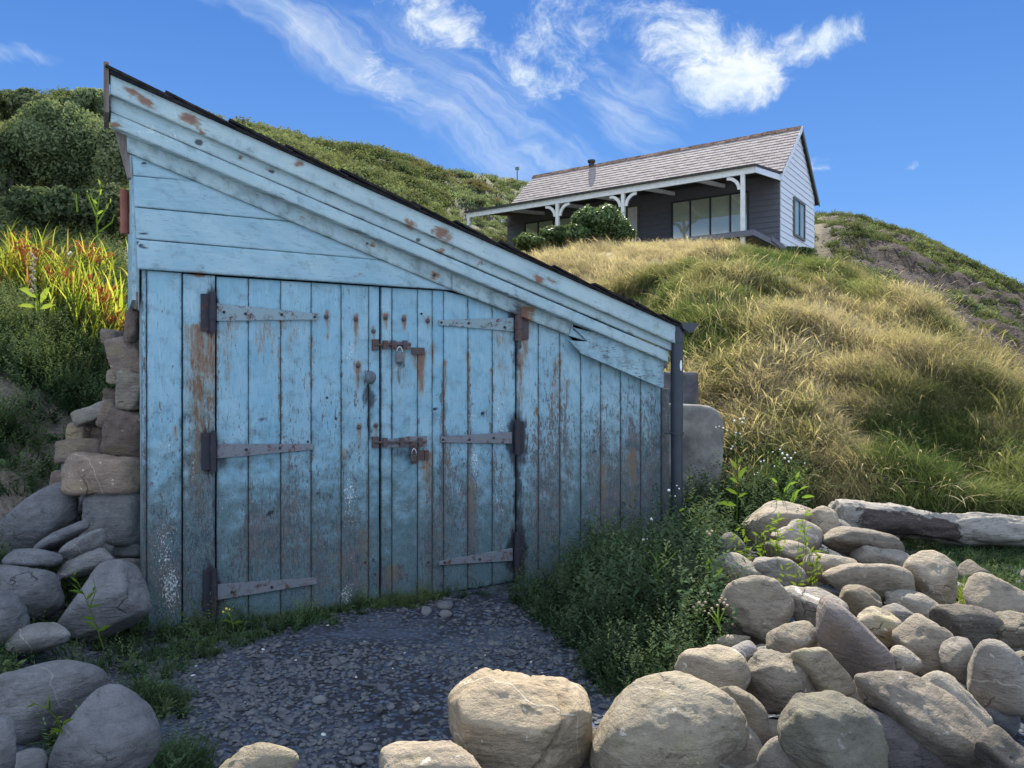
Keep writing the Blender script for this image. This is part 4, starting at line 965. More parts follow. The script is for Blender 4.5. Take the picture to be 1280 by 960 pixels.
def post_at(u):
    a, _ = on_front(u, 260, VB)
    p = MB().box(C3(a - .055, VB - .055, CZ0 - .4), cdv * .11, cbv * .11, Vector((0, 0, zf - CZ0 + .25))).build('veranda_post', CREAM, cottage, bevel=0.008)
    for s in (-1, 1):
        if a + s * .4 < 0.0 or a + s * .4 > CL + .05: continue
        R_ = 0.40; out_, inn = [], []
        for k in range(8):
            t = math.pi / 2 * k / 7
            out_.append((a + s * (.055 + R_ * (1 - math.cos(t))), zf - .19 - R_ * (1 - math.sin(t))))
            inn.append((a + s * (.055 + (R_ + .0) * (1 - math.cos(t)) + .09 * math.cos(t)), zf - .19 - R_ * (1 - math.sin(t)) - .09 * math.sin(t)))
        b = MB()
        for k in range(7):
            q = [out_[k], out_[k + 1], inn[k + 1], inn[k]]
            b.prism([C3(x_, VB - .03, z_) for x_, z_ in q], cbv * .06)
        o = b.build('post_bracket', CREAM, p)
for u in (928.5, 779, 697): post_at(u)
a_end = CL - .08
p = MB().box(C3(a_end - .055, VB - .055, CZ0 - .4), cdv * .11, cbv * .11, Vector((0, 0, zf - CZ0 + .25))).build('veranda_post', CREAM, cottage, bevel=0.008)
# windows and door on the front wall
def window_front(px, v_top, v_bot, splits):
    a0, zt_ = on_front(px[0], v_top[0], -.05); a1, zt2 = on_front(px[1], v_top[1], -.05); _, zb_ = on_front(px[0], v_bot, -.05)
    zt_ = (zt_ + zt2) / 2; a0, a1 = max(a0, a1), min(a0, a1)
    fr = MB(); t = .05
    for (x0, x1, z0, z1) in [(a1, a0, zt_ - t, zt_), (a1, a0, zb_, zb_ + t), (a1, a1 + t, zb_ + t, zt_ - t), (a0 - t, a0, zb_ + t, zt_ - t)]:
        fr.box(C3(x0, -.085, z0), cdv * (x1 - x0), cbv * .07, Vector((0, 0, z1 - z0)))
    edges = [a1 + t]
    for s in sorted([on_front(u_, v_top[0], -.05)[0] for u_ in splits]):
        fr.box(C3(s - t / 2, -.08, zb_ + t), cdv * t, cbv * .06, Vector((0, 0, zt_ - zb_ - 2 * t))); edges += [s - t / 2, s + t / 2]
    edges.append(a0 - t)
    w = fr.build('window', FRAME, cottage)
    MB().box(C3(a1 + .01, -.040, zb_ + .01), cdv * (a0 - a1 - .02), cbv * .004, Vector((0, 0, zt_ - zb_ - .02))).build('blind', BLIND, w)
    for i in range(0, len(edges), 2):
        MB().box(C3(edges[i], -.066, zb_ + t), cdv * (edges[i + 1] - edges[i]), cbv * .006, Vector((0, 0, zt_ - zb_ - 2 * t))).build('pane', PANE, w)
window_front((936, 839.5), (238, 253), 298, [863, 888, 913])
window_front((716, 656), (270, 279), 304, [673, 692])
a0, zt_ = on_front(785, 260, -.05); a1, _ = on_front(797, 258, -.05)
d_ = MB().box(C3(a1, -.07, CZ0), cdv * (a0 - a1), cbv * .04, Vector((0, 0, zt_ - CZ0))).build('door', CREAM, cottage, bevel=.004)
MB().box(C3(a1 - .06, -.085, CZ0), cdv * .06, cbv * .07, Vector((0, 0, zt_ - CZ0 + .06))).box(C3(a0, -.085, CZ0), cdv * .06, cbv * .07, Vector((0, 0, zt_ - CZ0 + .06))).box(C3(a1, -.085, zt_), cdv * (a0 - a1), cbv * .07, Vector((0, 0, .06))).build('door_frame', FRAMEG, d_)
MB().tube([C3(a1 + .08, -.09, CZ0 + 1.0), C3(a1 + .2, -.09, CZ0 + 1.0)], .012, 8).build('handle', STEEL, d_)
# gable window
b0, zt_ = on_gable(990, 246.5); b1, zt2 = on_gable(1003.5, 255); _, zb_ = on_gable(990, 294.5); zt_ = (zt_ + zt2) / 2 - .0
fr = MB(); t = .07
for (x0, x1, z0, z1) in [(b0, b1, zt_ - t, zt_), (b0, b1, zb_, zb_ + t), (b0, b0 + t, zb_ + t, zt_ - t), (b1 - t, b1, zb_ + t, zt_ - t), ((b0 + b1) / 2 - t / 2, (b0 + b1) / 2 + t / 2, zb_ + t, zt_ - t)]:
    fr.box(C3(-.09, x0, z0), cdv * .08, cbv * (x1 - x0), Vector((0, 0, z1 - z0)))
w = fr.build('window', FRAMEG, cottage)
MB().box(C3(-.045, b0 + .01, zb_ + .01), cdv * .004, cbv * (b1 - b0 - .02), Vector((0, 0, zt_ - zb_ - .02))).build('blind', mat_simple("pale_blue_blind", (0.42, 0.52, 0.66), (0.55, 0.63, 0.74), 2, 0.6, 0), w)
for (x0, x1) in ((b0 + t, (b0 + b1) / 2 - t / 2), ((b0 + b1) / 2 + t / 2, b1 - t)):
    MB().box(C3(-.07, x0, zb_ + t), cdv * .006, cbv * (x1 - x0), Vector((0, 0, zt_ - zb_ - 2 * t))).build('pane', PANE, w)
# floodlight near the left end of the front wall
a, z_ = on_front(633, 276, -.2)
a = min(a, CL - .1)
fl = MB().box(C3(a, -.25, z_ - .06), cdv * .26, cbv * .12, Vector((0, 0, .13))).build('floodlight', CREAM, cottage, bevel=.01)
MB().box(C3(a + .1, -.13, z_ - .02), cdv * .05, cbv * .1, Vector((0, 0, .05))).build('lamp_arm', FRAME, fl)

# a small sign on a post on the skyline
sp = P(646.5, 219, 56); sgn = empty('signpost', sp, "tiny square sign on a post standing on the skyline left of the cottage roof", 'sign')
MB().tube([sp + Vector((0, 0, -1.2)), sp + Vector((0, 0, .62))], .04, 8).build('post', BARE, sgn)
MB().box(sp + Vector((-.15, -.07, .36)), (.30, 0, 0), (0, .02, 0), (0, 0, .22)).build('sign_board', mat_simple("green_grey_sign", (0.10, 0.18, 0.16), (0.16, 0.24, 0.22), 4, .7, 0), sgn)

# concrete block and the dark step behind it
blk = [(1.26, 0), (1.80, 0), (1.86, .35), (1.885, .75), (1.895, 1.02), (1.88, 1.10), (1.84, 1.165), (1.78, 1.20), (1.70, 1.215), (1.26, 1.235)]
b = MB().prism([Vector((x_ * 6.85 / 6.85, 6.85 - (x_ - 1.26) * 0.1, z_ if z_ else -.2)) for x_, z_ in blk], Vector((-.32, 1.0, 0)))
o = b.build('concrete_block', CONC, None, bevel=0.05, seg=4)
tag(o, "rounded grey concrete block standing behind the downpipe right of the blue shed", "concrete block")
b = MB().box((1.33, 7.6, -.1), (.52, -.02, 0), (-.2, .7, 0), (0, 0, 1.62)).box((1.25, 7.62, 1.55), (.30, -.02, 0), (-.2, .7, 0), (0, 0, .22))
o = b.build('stone_step', DARKSTONE, None, bevel=0.03, seg=3)
tag(o, "dark shaded stepped masonry behind the concrete block under the eave", "masonry")

# ------------------------------------------------------------------ stones
import bmesh
_ico = {}
def ico(n):
    if n not in _ico:
        bm = bmesh.new(); bmesh.ops.create_icosphere(bm, subdivisions=n, radius=1.0)
        v = np.array([x.co[:] for x in bm.verts]); v /= np.linalg.norm(v, axis=1)[:, None]
        f = np.array([[q.index for q in x.verts] for x in bm.faces]); bm.free(); _ico[n] = (v, f)
    return _ico[n]

def rock_mesh(name, radii, rot, seed, sub=4, power=16, nplanes=10, planes=None, rough=0.055, grooves=()):
    v, f = ico(sub); rs = np.random.RandomState(seed)
    acc = (1.0 / 1.13) ** power * np.ones(len(v))
    pl = list(planes or [])
    for k in range(nplanes):
        n = rs.normal(size=3); n /= np.linalg.norm(n); pl.append((n, rs.uniform(0.64, 1.0)))
    for n, h in pl:
        n = np.array(n, float); n /= np.linalg.norm(n)
        acc = acc + (np.maximum(v @ n, 0) / h) ** power
    r = acc ** (-1.0 / power)
    p = v * r[:, None]
    p = p / np.abs(p).max(axis=0)
    p = p * np.array(radii)
    s = min(radii)
    big = fbm(p / s * 0.9 + seed * 3.1, 2, seed); med = fbm(p / s * 2.6 + seed, 4, seed + 3, 0.55); fin = fbm(p / s * 9.0 + seed, 3, seed + 5, 0.6)
    q = v / np.array(radii); q /= np.linalg.norm(q, axis=1)[:, None]
    p = p + q * (s * (rough * 2.0 * big + rough * 1.3 * med + rough * 0.38 * fin))[:, None]
    for (n, off, wd, dep) in grooves:
        n = np.array(n, float); n /= np.linalg.norm(n)
        d = (p @ n) / s - off + 0.06 * med
        p = p - q * (s * dep * np.exp(-(d / wd) ** 2))[:, None]
    if sub >= 4:      # a few chipped hollows
        for k in range(7):
            n = rs.normal(size=3); n /= np.linalg.norm(n); dd = 1 - v @ n; w_ = rs.uniform(.012, .05)
            p = p - q * (s * rs.uniform(.03, .09) * np.clip(1 - (dd + .02 * fin) / w_, 0, 1) ** .5)[:, None]
        lay = p @ np.array([.15, .1, 1.0]) / s * 5 + 1.2 * big
        p = p + q * (s * .012 * np.sign(np.sin(lay * 3.1)) * smooth(med, -.1, .4))[:, None]
    c, sn = math.cos(rot), math.sin(rot)
    p = np.stack([p[:, 0] * c + p[:, 2] * sn, p[:, 1], -p[:, 0] * sn + p[:, 2] * c], 1)   # clockwise tilt as the viewer sees it
    return mesh_np(name, p, f)

def place_rock(u, v, w, h, ang, mat, y, seed, name='boulder', parent=None, deep=None, **kw):
    rx, rz = w / 2 / F * y, h / 2 / F * y
    ry = deep * y / F if deep else 0.62 * min(rx, rz) + 0.32 * max(rx, rz)
    me = rock_mesh(name, (rx, ry, rz), math.radians(ang), seed, **kw)
    o = link(name, me, mat, parent, True)
    return o, P(u, v, y)

def stone_thing(u, v, w, h, ang, mat, y, seed, label, group, cat='boulder', name='boulder', **kw):
    o, c = place_rock(u, v, w, h, ang, mat, y, seed, name, **kw)
    o.location = c; tag(o, label, cat, group); return o

def pile_y(v): return float(np.interp(v, [640, 650, 700, 750, 800, 850, 900, 950, 980], [5.7, 5.5, 4.75, 4.0, 3.4, 2.98, 2.66, 2.38, 2.2]))

RG = "boulders heaped on the right"
R = [  # u, v, width, height, tilt (clockwise), material, label, options
 (971, 655, 94, 62, 3, S_TAN, "broad flat-topped boulder at the back left corner of the heap, beside the tall weeds", dict(power=14, planes=[((0, -.2, 1), .7), ((-1, -.2, 0), .8)])),
 (915, 681, 30, 28, 0, S_GREY, "small dark stone tucked left of the broad flat-topped boulder", {}),
 (1030, 653, 34, 34, 0, S_TAN, "small speckled stone between the flat-topped boulder and the driftwood log", {}),
 (992, 671, 68, 40, 2, S_GREY, "smooth low stone just in front of the broad flat-topped boulder", {}),
 (989, 690, 58, 34, 2, S_TAN, "flat pale stone with weed sprigs across its top", dict(power=14)),
 (1077, 676, 94, 40, 9, S_PIT, "dark layered slab leaning just below the end of the driftwood log", dict(power=12, rough=.05)),
 (1038, 658, 60, 22, 4, S_GREY, "narrow stone wedged behind the dark layered slab", {}),
 (922, 716, 60, 44, 0, S_GREY, "shaded blocky stone at the left edge of the heap above the round boulder", dict(power=14)),
 (974, 716, 62, 36, 20, S_GREY, "shaded stone behind the big round boulder, half covered by weeds", {}),
 (1039, 708, 64, 38, 4, S_TAN, "rounded stone touching the left end of the long smooth loaf-shaped stone", {}),
 (1099, 700, 84, 34, 12, S_GREY, "grey stone mostly hidden behind the long loaf-shaped stone", {}),
 (1087, 728, 108, 52, 9, S_TAN, "long smooth loaf-shaped stone in the upper middle of the heap", dict(power=7)),
 (1170, 727, 70, 64, 15, S_TAN, "squarish rounded boulder with dimples below the middle of the log", dict(power=8, rough=.06)),
 (948, 762, 76, 84, -25, S_TAN, "large nearly round boulder at the left edge of the heap with a thin white vein", dict(power=6, sub=5, rough=.05)),
 (1012, 757, 86, 46, 8, S_VEIN, "flat pale grey stone crossed by a white quartz vein", dict(power=16)),
 (1074, 753, 48, 38, 20, S_YEL, "small yellowish stone under the long loaf-shaped stone", {}),
 (1137, 762, 84, 44, 20, S_GREY, "grey stone in shadow under the squarish dimpled boulder", {}),
 (1256, 750, 78, 62, 22, S_TAN, "large tan boulder cut by the right edge of the picture, next to pale grass", dict(power=12)),
 (1208, 783, 80, 52, 10, S_PIT, "rough brown lumpy boulder near the right edge, below the grass tuft", dict(rough=.06)),
 (1270, 786, 56, 42, 0, S_YEL, "smooth buff stone at the right edge under the large tan boulder", {}),
 (1066, 803, 122, 62, 48, S_PURP, "long purple-grey slab lying steeply tilted in the middle of the heap", dict(power=16, rough=.025)),
 (1028, 838, 84, 46, 48, S_YEL, "brown and buff stone with a white chipped edge, below the purple-grey slab", dict(power=16, rough=.025)),
 (991, 803, 58, 58, 30, S_TAN, "pale round-ended stone left of the purple-grey slab", {}),
 (1098, 783, 56, 42, 25, S_YEL, "buff knobbly stone at the upper right side of the purple-grey slab", dict(rough=.07)),
 (1132, 777, 62, 34, 10, S_GREY, "shaded flat stone between the knobbly buff stone and the blocky rounded boulder", {}),
 (1152, 804, 68, 72, 20, S_TAN, "blocky rounded boulder right of the centre of the heap", dict(power=8)),
 (1127, 827, 48, 42, 10, S_GREY, "small smooth round stone in the crook right of the purple-grey slab", dict(power=4, rough=.02)),
 (1198, 825, 40, 64, -12, S_GREY, "upright egg-shaped stone right of the blocky rounded boulder", dict(power=5)),
 (1250, 850, 78, 104, -38, S_GREY, "big smooth grey boulder leaning at the right edge", dict(power=7, rough=.03)),
 (1150, 900, 200, 84, 33, S_TAN, "longest boulder of the heap, a tapering tan whaleback near the bottom right", dict(power=9, sub=5)),
 (1190, 883, 108, 56, 38, S_GREY, "smooth wedge of stone lying along the upper side of the longest boulder", dict(power=8)),
 (1110, 935, 160, 86, 32, S_PURP, "angular grey-brown slab split by a dark crack at the bottom edge", dict(power=22, sub=5, rough=.03, grooves=[((1, 0, .5), .35, .05, .12)])),
 (1030, 925, 132, 108, 28, S_GREEN, "greenish boulder with a broad white vein at the bottom", dict(power=12, sub=5, rough=.06)),
 (978, 852, 84, 92, 40, S_PIT, "cracked pitted slab leaning left of the buff chipped stone", dict(power=14, sub=5, rough=.07)),
 (977, 942, 64, 46, -12, S_GREY, "small smooth dark pebble-like boulder in front of the greenish boulder", dict(power=4, rough=.02)),
 (1262, 948, 80, 60, 25, S_PIT, "speckled rough boulder in the bottom right corner", {}),
 (1240, 893, 56, 62, 0, S_COOL, "shaded boulder deep in the gap near the bottom right corner", {}),
 (830, 914, 180, 140, 6, S_YEL, "huge pale rounded boulder with yellowish flanks right of centre at the bottom", dict(power=7, sub=6, rough=.035)),
 (890, 840, 82, 58, 8, S_TAN, "tan stone with a hollow on its left, behind the huge pale boulder", dict(power=8, rough=.07)),
 (932, 822, 42, 36, -30, S_COOL, "small bluish egg-shaped stone leaning behind the hollowed tan stone", dict(power=5)),
 (917, 892, 84, 62, 42, S_YEL, "yellowish ridge-backed stone right of the huge pale boulder", dict(power=16)),
 (918, 940, 62, 64, 10, S_GREY, "shaded stone at the bottom right of the huge pale boulder", {}),
 (918, 803, 44, 20, 0, S_PIT, "small dark stone under the flowering ragwort", {}),
 (651, 900, 176, 142, 5, S_GOLD, "big angular golden boulder with a stepped crack at the bottom centre", dict(power=20, sub=6, nplanes=2, rough=.035,
    planes=[((-.05, -.5, .86), .60), ((.06, .2, 1), .60), ((.5, 0, .86), .74), ((-.1, -1, -.25), .72), ((-1, -.3, -.1), .9), ((.75, -.7, -.2), .76), ((1, 0, .1), .95), ((-.62, .1, .78), .80), ((-.5, 0, -.85), .85), ((.3, 0, -.95), .9), ((0, 1, .2), .8)],
    grooves=[((.8, .35, -.45), .12, .05, .16), ((.1, .2, 1), .62, .03, .05)])),
 (534, 962, 136, 82, -6, S_TAN, "pitted buff boulder left of the big angular golden one at the bottom edge", dict(power=8, sub=5, rough=.06)),
 (733, 945, 56, 92, -15, S_PIT, "dark pitted stone squeezed between the golden and the huge pale boulder", dict(rough=.07)),
 (324, 956, 100, 54, -3, S_YEL, "sunlit yellow stone standing alone at the bottom edge of the shingle", dict(power=6)),
]
YOV = {"huge": 2.5, "greenish": 2.33, "angular grey": 2.62, "big angular": 2.5, "pitted buff": 2.25, "sunlit": 2.2, "dark pitted stone squeezed": 2.62, "longest": 2.62, "broad flat": 5.6, "shaded boulder deep": 3.0, "smooth wedge": 2.85,
       "grey stone mostly": 5.0, "grey stone in": 4.15, "shaded flat stone bet": 3.75, "cracked pitted": 3.1, "narrow": 5.6, "brown and buff": 3.05, "long purple": 3.2, "small yellowish stone": 4.05, "shaded stone at": 2.6, "small dark stone under": 3.7}
for k, (u, v, w, h, a, mt, lab, kw) in enumerate(R):
    y = pile_y(v)
    for kk, yy in YOV.items():
        if lab.startswith(kk): y = yy
    stone_thing(u, v, w * 1.09, h * 1.11, a, mt, y, 100 + k, lab, RG, **kw)
# stones that only show in the gaps of the heap, each told by the named boulder it lies next to
SHORT = {"broad flat": "broad flat-topped boulder", "small speckled": "small speckled stone", "flat pale stone": "flat pale weedy stone", "dark layered": "dark layered slab", "shaded blocky": "shaded blocky stone",
         "rounded stone touching": "rounded stone under the weed sprigs", "long smooth": "long loaf-shaped stone", "squarish": "squarish dimpled boulder", "large nearly": "large nearly round boulder", "flat pale grey": "quartz-veined flat stone",
         "grey stone in": "shadowed grey stone", "large tan": "large tan boulder at the right edge", "rough brown": "rough brown lumpy boulder", "long purple": "long purple-grey slab", "brown and buff": "brown and buff chipped stone",
         "buff knobbly": "buff knobbly stone", "blocky rounded": "blocky rounded boulder", "upright egg": "upright egg-shaped stone", "big smooth": "big smooth leaning boulder", "longest": "longest tapering boulder",
         "angular grey": "angular cracked slab", "greenish": "greenish boulder", "cracked pitted": "cracked pitted slab", "tan stone with": "hollowed tan stone", "yellowish ridge": "yellowish ridge-backed stone", "speckled rough": "speckled corner boulder"}
rs = random.Random(5); used_ = set()
cands = [(q[0], q[1], nm) for q in R for kk, nm in SHORT.items() if q[6].startswith(kk)]
for k in range(110):
    v = rs.uniform(690, 960); u = rs.uniform(900 if v < 860 else 960, 1310); y = pile_y(v) + 0.18
    s = rs.uniform(48, 86)
    cu, cv, nm = min(cands, key=lambda q: (q[0] - u) ** 2 + (q[1] - v) ** 2)
    side_ = ('left of' if u < cu else 'right of') if abs(u - cu) > 1.3 * abs(v - cv) else ('above' if v < cv else 'below')
    if (nm, side_) in used_ or len(used_) >= 60: continue
    used_.add((nm, side_))
    o, c = place_rock(u, v + 12, s, s * rs.uniform(.55, .8), rs.uniform(-30, 50), rs.choice([S_GREY, S_TAN, S_COOL, S_PIT]), y, 300 + k, sub=3, name='gap_stone')
    o.location = c - Vector((0, 0, 0.08)); tag(o, "shaded stone filling the gap %s the %s" % (side_, nm), 'stone', 'stones in the gaps of the heap')

LG = "boulders left of the shed"
Lr = [
 (57, 648, 108, 60, -36, S_COOL, 4.6, "big pill-shaped grey boulder tilted up to the right beside the stone wall", dict(power=10, sub=5, rough=.025)),
 (80, 671, 78, 20, -28, S_COOL, 4.35, "thin stick-like stone with a white band under the pill-shaped boulder", dict(power=14)),
 (101, 684, 62, 28, -38, S_COOL, 4.25, "second slim stone of the fanned row, right of the white-banded one", dict(power=14)),
 (108, 706, 68, 28, -20, S_COOL, 4.2, "lowest slim stone of the fanned row, above the big flat slab", dict(power=12)),
 (135, 690, 20, 24, -25, S_COOL, 4.4, "little blunt stone at the right end of the fanned slim stones", {}),
 (38, 698, 76, 24, 2, S_COOL, 4.15, "low flat stone lying on top of a wide boulder at the left", dict(power=8)),
 (28, 735, 100, 66, 6, S_COOL, 3.95, "wide blue-grey boulder under the low flat stone at the left edge", dict(power=10, sub=5)),
 (4, 772, 52, 62, 0, S_COOL, 3.5, "rounded boulder cut off by the left edge, in front of the wide blue-grey one", dict(power=6)),
 (132, 752, 112, 80, -32, S_COOL, 3.95, "big flat slab with pale scratches leaning against the corner of the shed", dict(power=20, sub=5, rough=.02)),
 (48, 800, 66, 36, -8, S_COOL, 3.5, "dark low stone behind the largest left boulder", {}),
 (48, 878, 162, 132, -12, S_COOL, 3.0, "largest boulder at the left, smooth and blue-grey with a dip on its right", dict(power=8, sub=5, rough=.04)),
 (133, 930, 118, 116, 4, S_COOL, 2.6, "dome-shaped boulder with thin white veins at the bottom left", dict(power=7, sub=5, rough=.03)),
 (0, 935, 40, 70, 0, S_COOL, 2.35, "small boulder in the bottom left corner cut by the edge", {}),
 (38, 955, 52, 34, 0, S_COOL, 2.5, "half-buried pebble between the two lowest left boulders", dict(power=5)),
 (12, 690, 44, 60, 0, S_COOL, 4.5, "dark boulder in the shadow below the left end of the pill-shaped boulder", {}),
]
for k, (u, v, w, h, a, mt, y, lab, kw) in enumerate(Lr):
    stone_thing(u, v, w * 1.1, h * 1.12, a, mt, y, 400 + k, lab, LG, **kw)

# dry stone wall against the left side of the shed: each stone a part
wall = empty('stone_wall', P(140, 720, 4.6) * 1.0, "rough dry stone wall built up against the left corner of the blue shed", 'stone wall')
wall.location.z = 0.1
WS = [(167, 408, 22, 40, 8, S_RED, 4.72), (160, 446, 48, 50, -18, S_RED, 4.75), (165, 490, 38, 50, 5, S_PIT, 4.7), (118, 516, 56, 20, -22, S_GREY, 4.85), (138, 519, 24, 34, 15, S_RED, 4.78),
      (101, 542, 30, 26, 0, S_RED, 4.9), (157, 543, 56, 58, 10, S_RED, 4.66), (106, 562, 72, 28, -6, S_RED, 4.85), (118, 550, 44, 30, -10, S_RED, 4.95), (129, 592, 112, 46, 1, S_RED, 4.62), (145, 643, 82, 64, 3, S_COOL, 4.62),
      (116, 626, 34, 30, 0, S_COOL, 4.85), (160, 684, 44, 22, 0, S_COOL, 4.6), (162, 706, 42, 24, 0, S_COOL, 4.58), (168, 730, 40, 34, 0, S_COOL, 4.6), (176, 380, 16, 26, 0, S_RED, 4.9),
      (150, 470, 30, 20, 0, S_PIT, 4.95), (145, 500, 30, 26, 0, S_RED, 4.98), (130, 665, 40, 30, 0, S_COOL, 4.8), (135, 575, 60, 22, 0, S_GREY, 4.95), (140, 425, 26, 24, 0, S_RED, 4.95), (150, 520, 34, 18, 0, S_RED, 4.85), (100, 585, 40, 26, 0, S_COOL, 4.95), (82, 600, 34, 22, 0, S_RED, 4.9), (120, 655, 30, 22, 0, S_COOL, 4.75), (150, 668, 50, 16, 0, S_COOL, 4.66), (170, 585, 30, 22, 0, S_RED, 4.7), (176, 460, 22, 30, 0, S_PIT, 4.75), (176, 520, 20, 24, 0, S_PIT, 4.8), (176, 560, 22, 24, 0, S_RED, 4.7), (178, 615, 24, 30, 0, S_COOL, 4.7), (178, 665, 22, 40, 0, S_COOL, 4.7)]
for k, (u, v, w, h, a, mt, y) in enumerate(WS):
    me = rock_mesh('stone', (w * 1.08 / 2 / F * y, max(0.09, w * .35 / F * y), h * 1.1 / 2 / F * y), math.radians(a), 500 + k, sub=4, power=20, rough=.08, nplanes=5, planes=[((.1, 0, 1), .72), ((-.1, 0, -1), .72), ((1, -.2, .1), .80), ((-1, -.2, 0), .78), ((0, -1, .15), .8)])
    me.transform(Matrix.Translation(P(u, v, y)))
    link('stone', me, mt, wall, True)

# ------------------------------------------------------------------ driftwood log
def mat_log():
    m_, g = new_mat("bleached_driftwood")
    co = g.node('ShaderNodeTexCoord').outputs['Object']; bark = g.attr('bark')
    gr = g.noise(g.scale(co, (1.4, 10, 10)), 8, 8, 0.65, 0.6); f2 = g.noise(co, 70, 6, 0.7); b1 = g.noise(co, 7, 6, 0.65)
    pale = g.mix(gr, (0.15, 0.135, 0.118), (0.42, 0.385, 0.34)); pale = g.mix(g.mul(g.step(gr, 0.50, 0.60), .7), pale, (0.12, 0.105, 0.095))
    dark = g.mix(f2, (0.030, 0.022, 0.022), (0.15, 0.115, 0.105)); dark = g.mix(g.mul(g.step(gr, .55, .66), .6), dark, (0.24, 0.21, 0.18))
    m2 = g.step(g.add(bark, g.mul(g.m('SUBTRACT', g.add(b1, g.mul(f2, .5)), 0.75), 1.5)), 0.42, 0.58)
    finish(g, g.mix(m2, pale, dark), 0.85, g.bump(g.add(g.mul(gr, .8), g.mul(g.mul(m2, f2), 2.2)), 0.014, 0.9), 0.2)
    return m_
pts = [(1038, 654, 20, 5.85), (1046, 648, 25, 5.82), (1060, 646, 23, 5.8), (1085, 650, 22, 5.78), (1110, 652, 21, 5.76), (1140, 657, 20, 5.74), (1165, 662, 19.5, 5.72), (1190, 664, 19, 5.7), (1215, 663, 20, 5.68), (1250, 662, 19, 5.66), (1290, 664, 17, 5.64), (1340, 666, 15, 5.6)]
C_ = np.array([P(u, v, y)[:] for u, v, r, y in pts]); Rr = np.array([r / F * y for u, v, r, y in pts])
tt = np.linspace(0, len(pts) - 1, 150); Ci = np.stack([np.interp(tt, range(len(pts)), C_[:, i]) for i in range(3)], 1); Ri = np.interp(tt, range(len(pts)), Rr)
Ri *= np.concatenate([np.sqrt(np.clip(1 - (1 - np.linspace(0.05, 1, 8)) ** 2, 0, 1)), np.ones(142)])
K = 40; th = np.linspace(0, 2 * np.pi, K, endpoint=False)
vs = Ci[:, None, :] + Ri[:, None, None] * np.stack([0 * th, np.cos(th), np.sin(th)], 1)[None]
vs = vs.reshape(-1, 3); nr = np.tile(np.stack([0 * th, np.cos(th), np.sin(th)], 1), (150, 1))
s_ = np.repeat(tt, K); t_ = np.tile(th, 150)
d = fbm(vs * np.array([2.5, 7, 7]), 4, 77) * .045 + fbm(vs * np.array([6, 34, 34]), 4, 78) * .020 - .025 * np.clip(np.abs(fbm(vs * np.array([1.5, 16, 16]), 3, 79)) * -6 + 1, 0, 1)
d += -0.05 * np.exp(-((s_ - 5.5) / 1.7) ** 2 - ((np.mod(t_, 2 * np.pi) - 4.2) / .7) ** 2)
vs = vs + nr * d[:, None]
ix = np.arange(150 * K).reshape(150, K); f = np.stack([ix[:-1, :].ravel(), np.roll(ix, -1, 1)[:-1].ravel(), np.roll(ix, -1, 1)[1:].ravel(), ix[1:, :].ravel()], 1)
vs = np.vstack([vs, Ci[:1], Ci[-1:]]); n0 = 150 * K
caps = [[n0, ix[0, (k + 1) % K], ix[0, k]] for k in range(K)] + [[n0 + 1, ix[-1, k], ix[-1, (k + 1) % K]] for k in range(K)]
me = mesh_np('driftwood_log', vs, [list(map(int, q)) for q in f] + caps)
bk_ = 1.15 * np.exp(-((s_ - 4.6) / 2.3) ** 4) * np.exp(-((t_ - 3.35) / 1.15) ** 4) + 0.7 * np.exp(-((s_ - .3) / .9) ** 2) * (np.sin(t_) < .3)
fattr(me, 'bark', np.concatenate([bk_, [0.6, 0]]))
log = tag(link('driftwood_log', me, mat_log(), None, True), "sun-bleached driftwood log with a dark barky patch at the foot of the grass bank", "driftwood log")

# flatter loose slates near the door foot, big enough to tell apart
for k, (u, v, w, h, lab) in enumerate([(557, 757, 22, 11, "bluish flat pebble just under the foot of the right door leaf"), (532, 764, 16, 13, "round grey pebble left of the two flat pebbles under the right door leaf"), (556, 768, 18, 12, "flat pebble in front of the bluish one under the right door leaf"),
                                     (667, 763, 15, 5, "thin slate chip lying by the weeds right of the doors"), (520, 886, 12, 9, "round pebble on the shingle left of the golden boulder"), (449, 952, 18, 9, "long grey pebble near the bottom edge of the shingle"),
                                     (474, 887, 13, 11, "pebble in the middle of the shingle"), (400, 875, 20, 10, "dark flat slate half sunk in the left part of the shingle")]):
    y = (EYE - 0.02) * F / (v - 480); stone_thing(u, v, w, h, 0, S_COOL, y, 700 + k, lab, "loose pebbles on the shingle", 'pebble', 'pebble', sub=3, deep=w * .45)

# ------------------------------------------------------------------ scattering of things nobody would count
def proto(name, v, f, mat, **attrs):
    me = mesh_np(name, v, f); me.materials.append(mat)
    for k, a in attrs.items(): fattr(me, k, a)
    return bpy.data.objects.new(name, me)

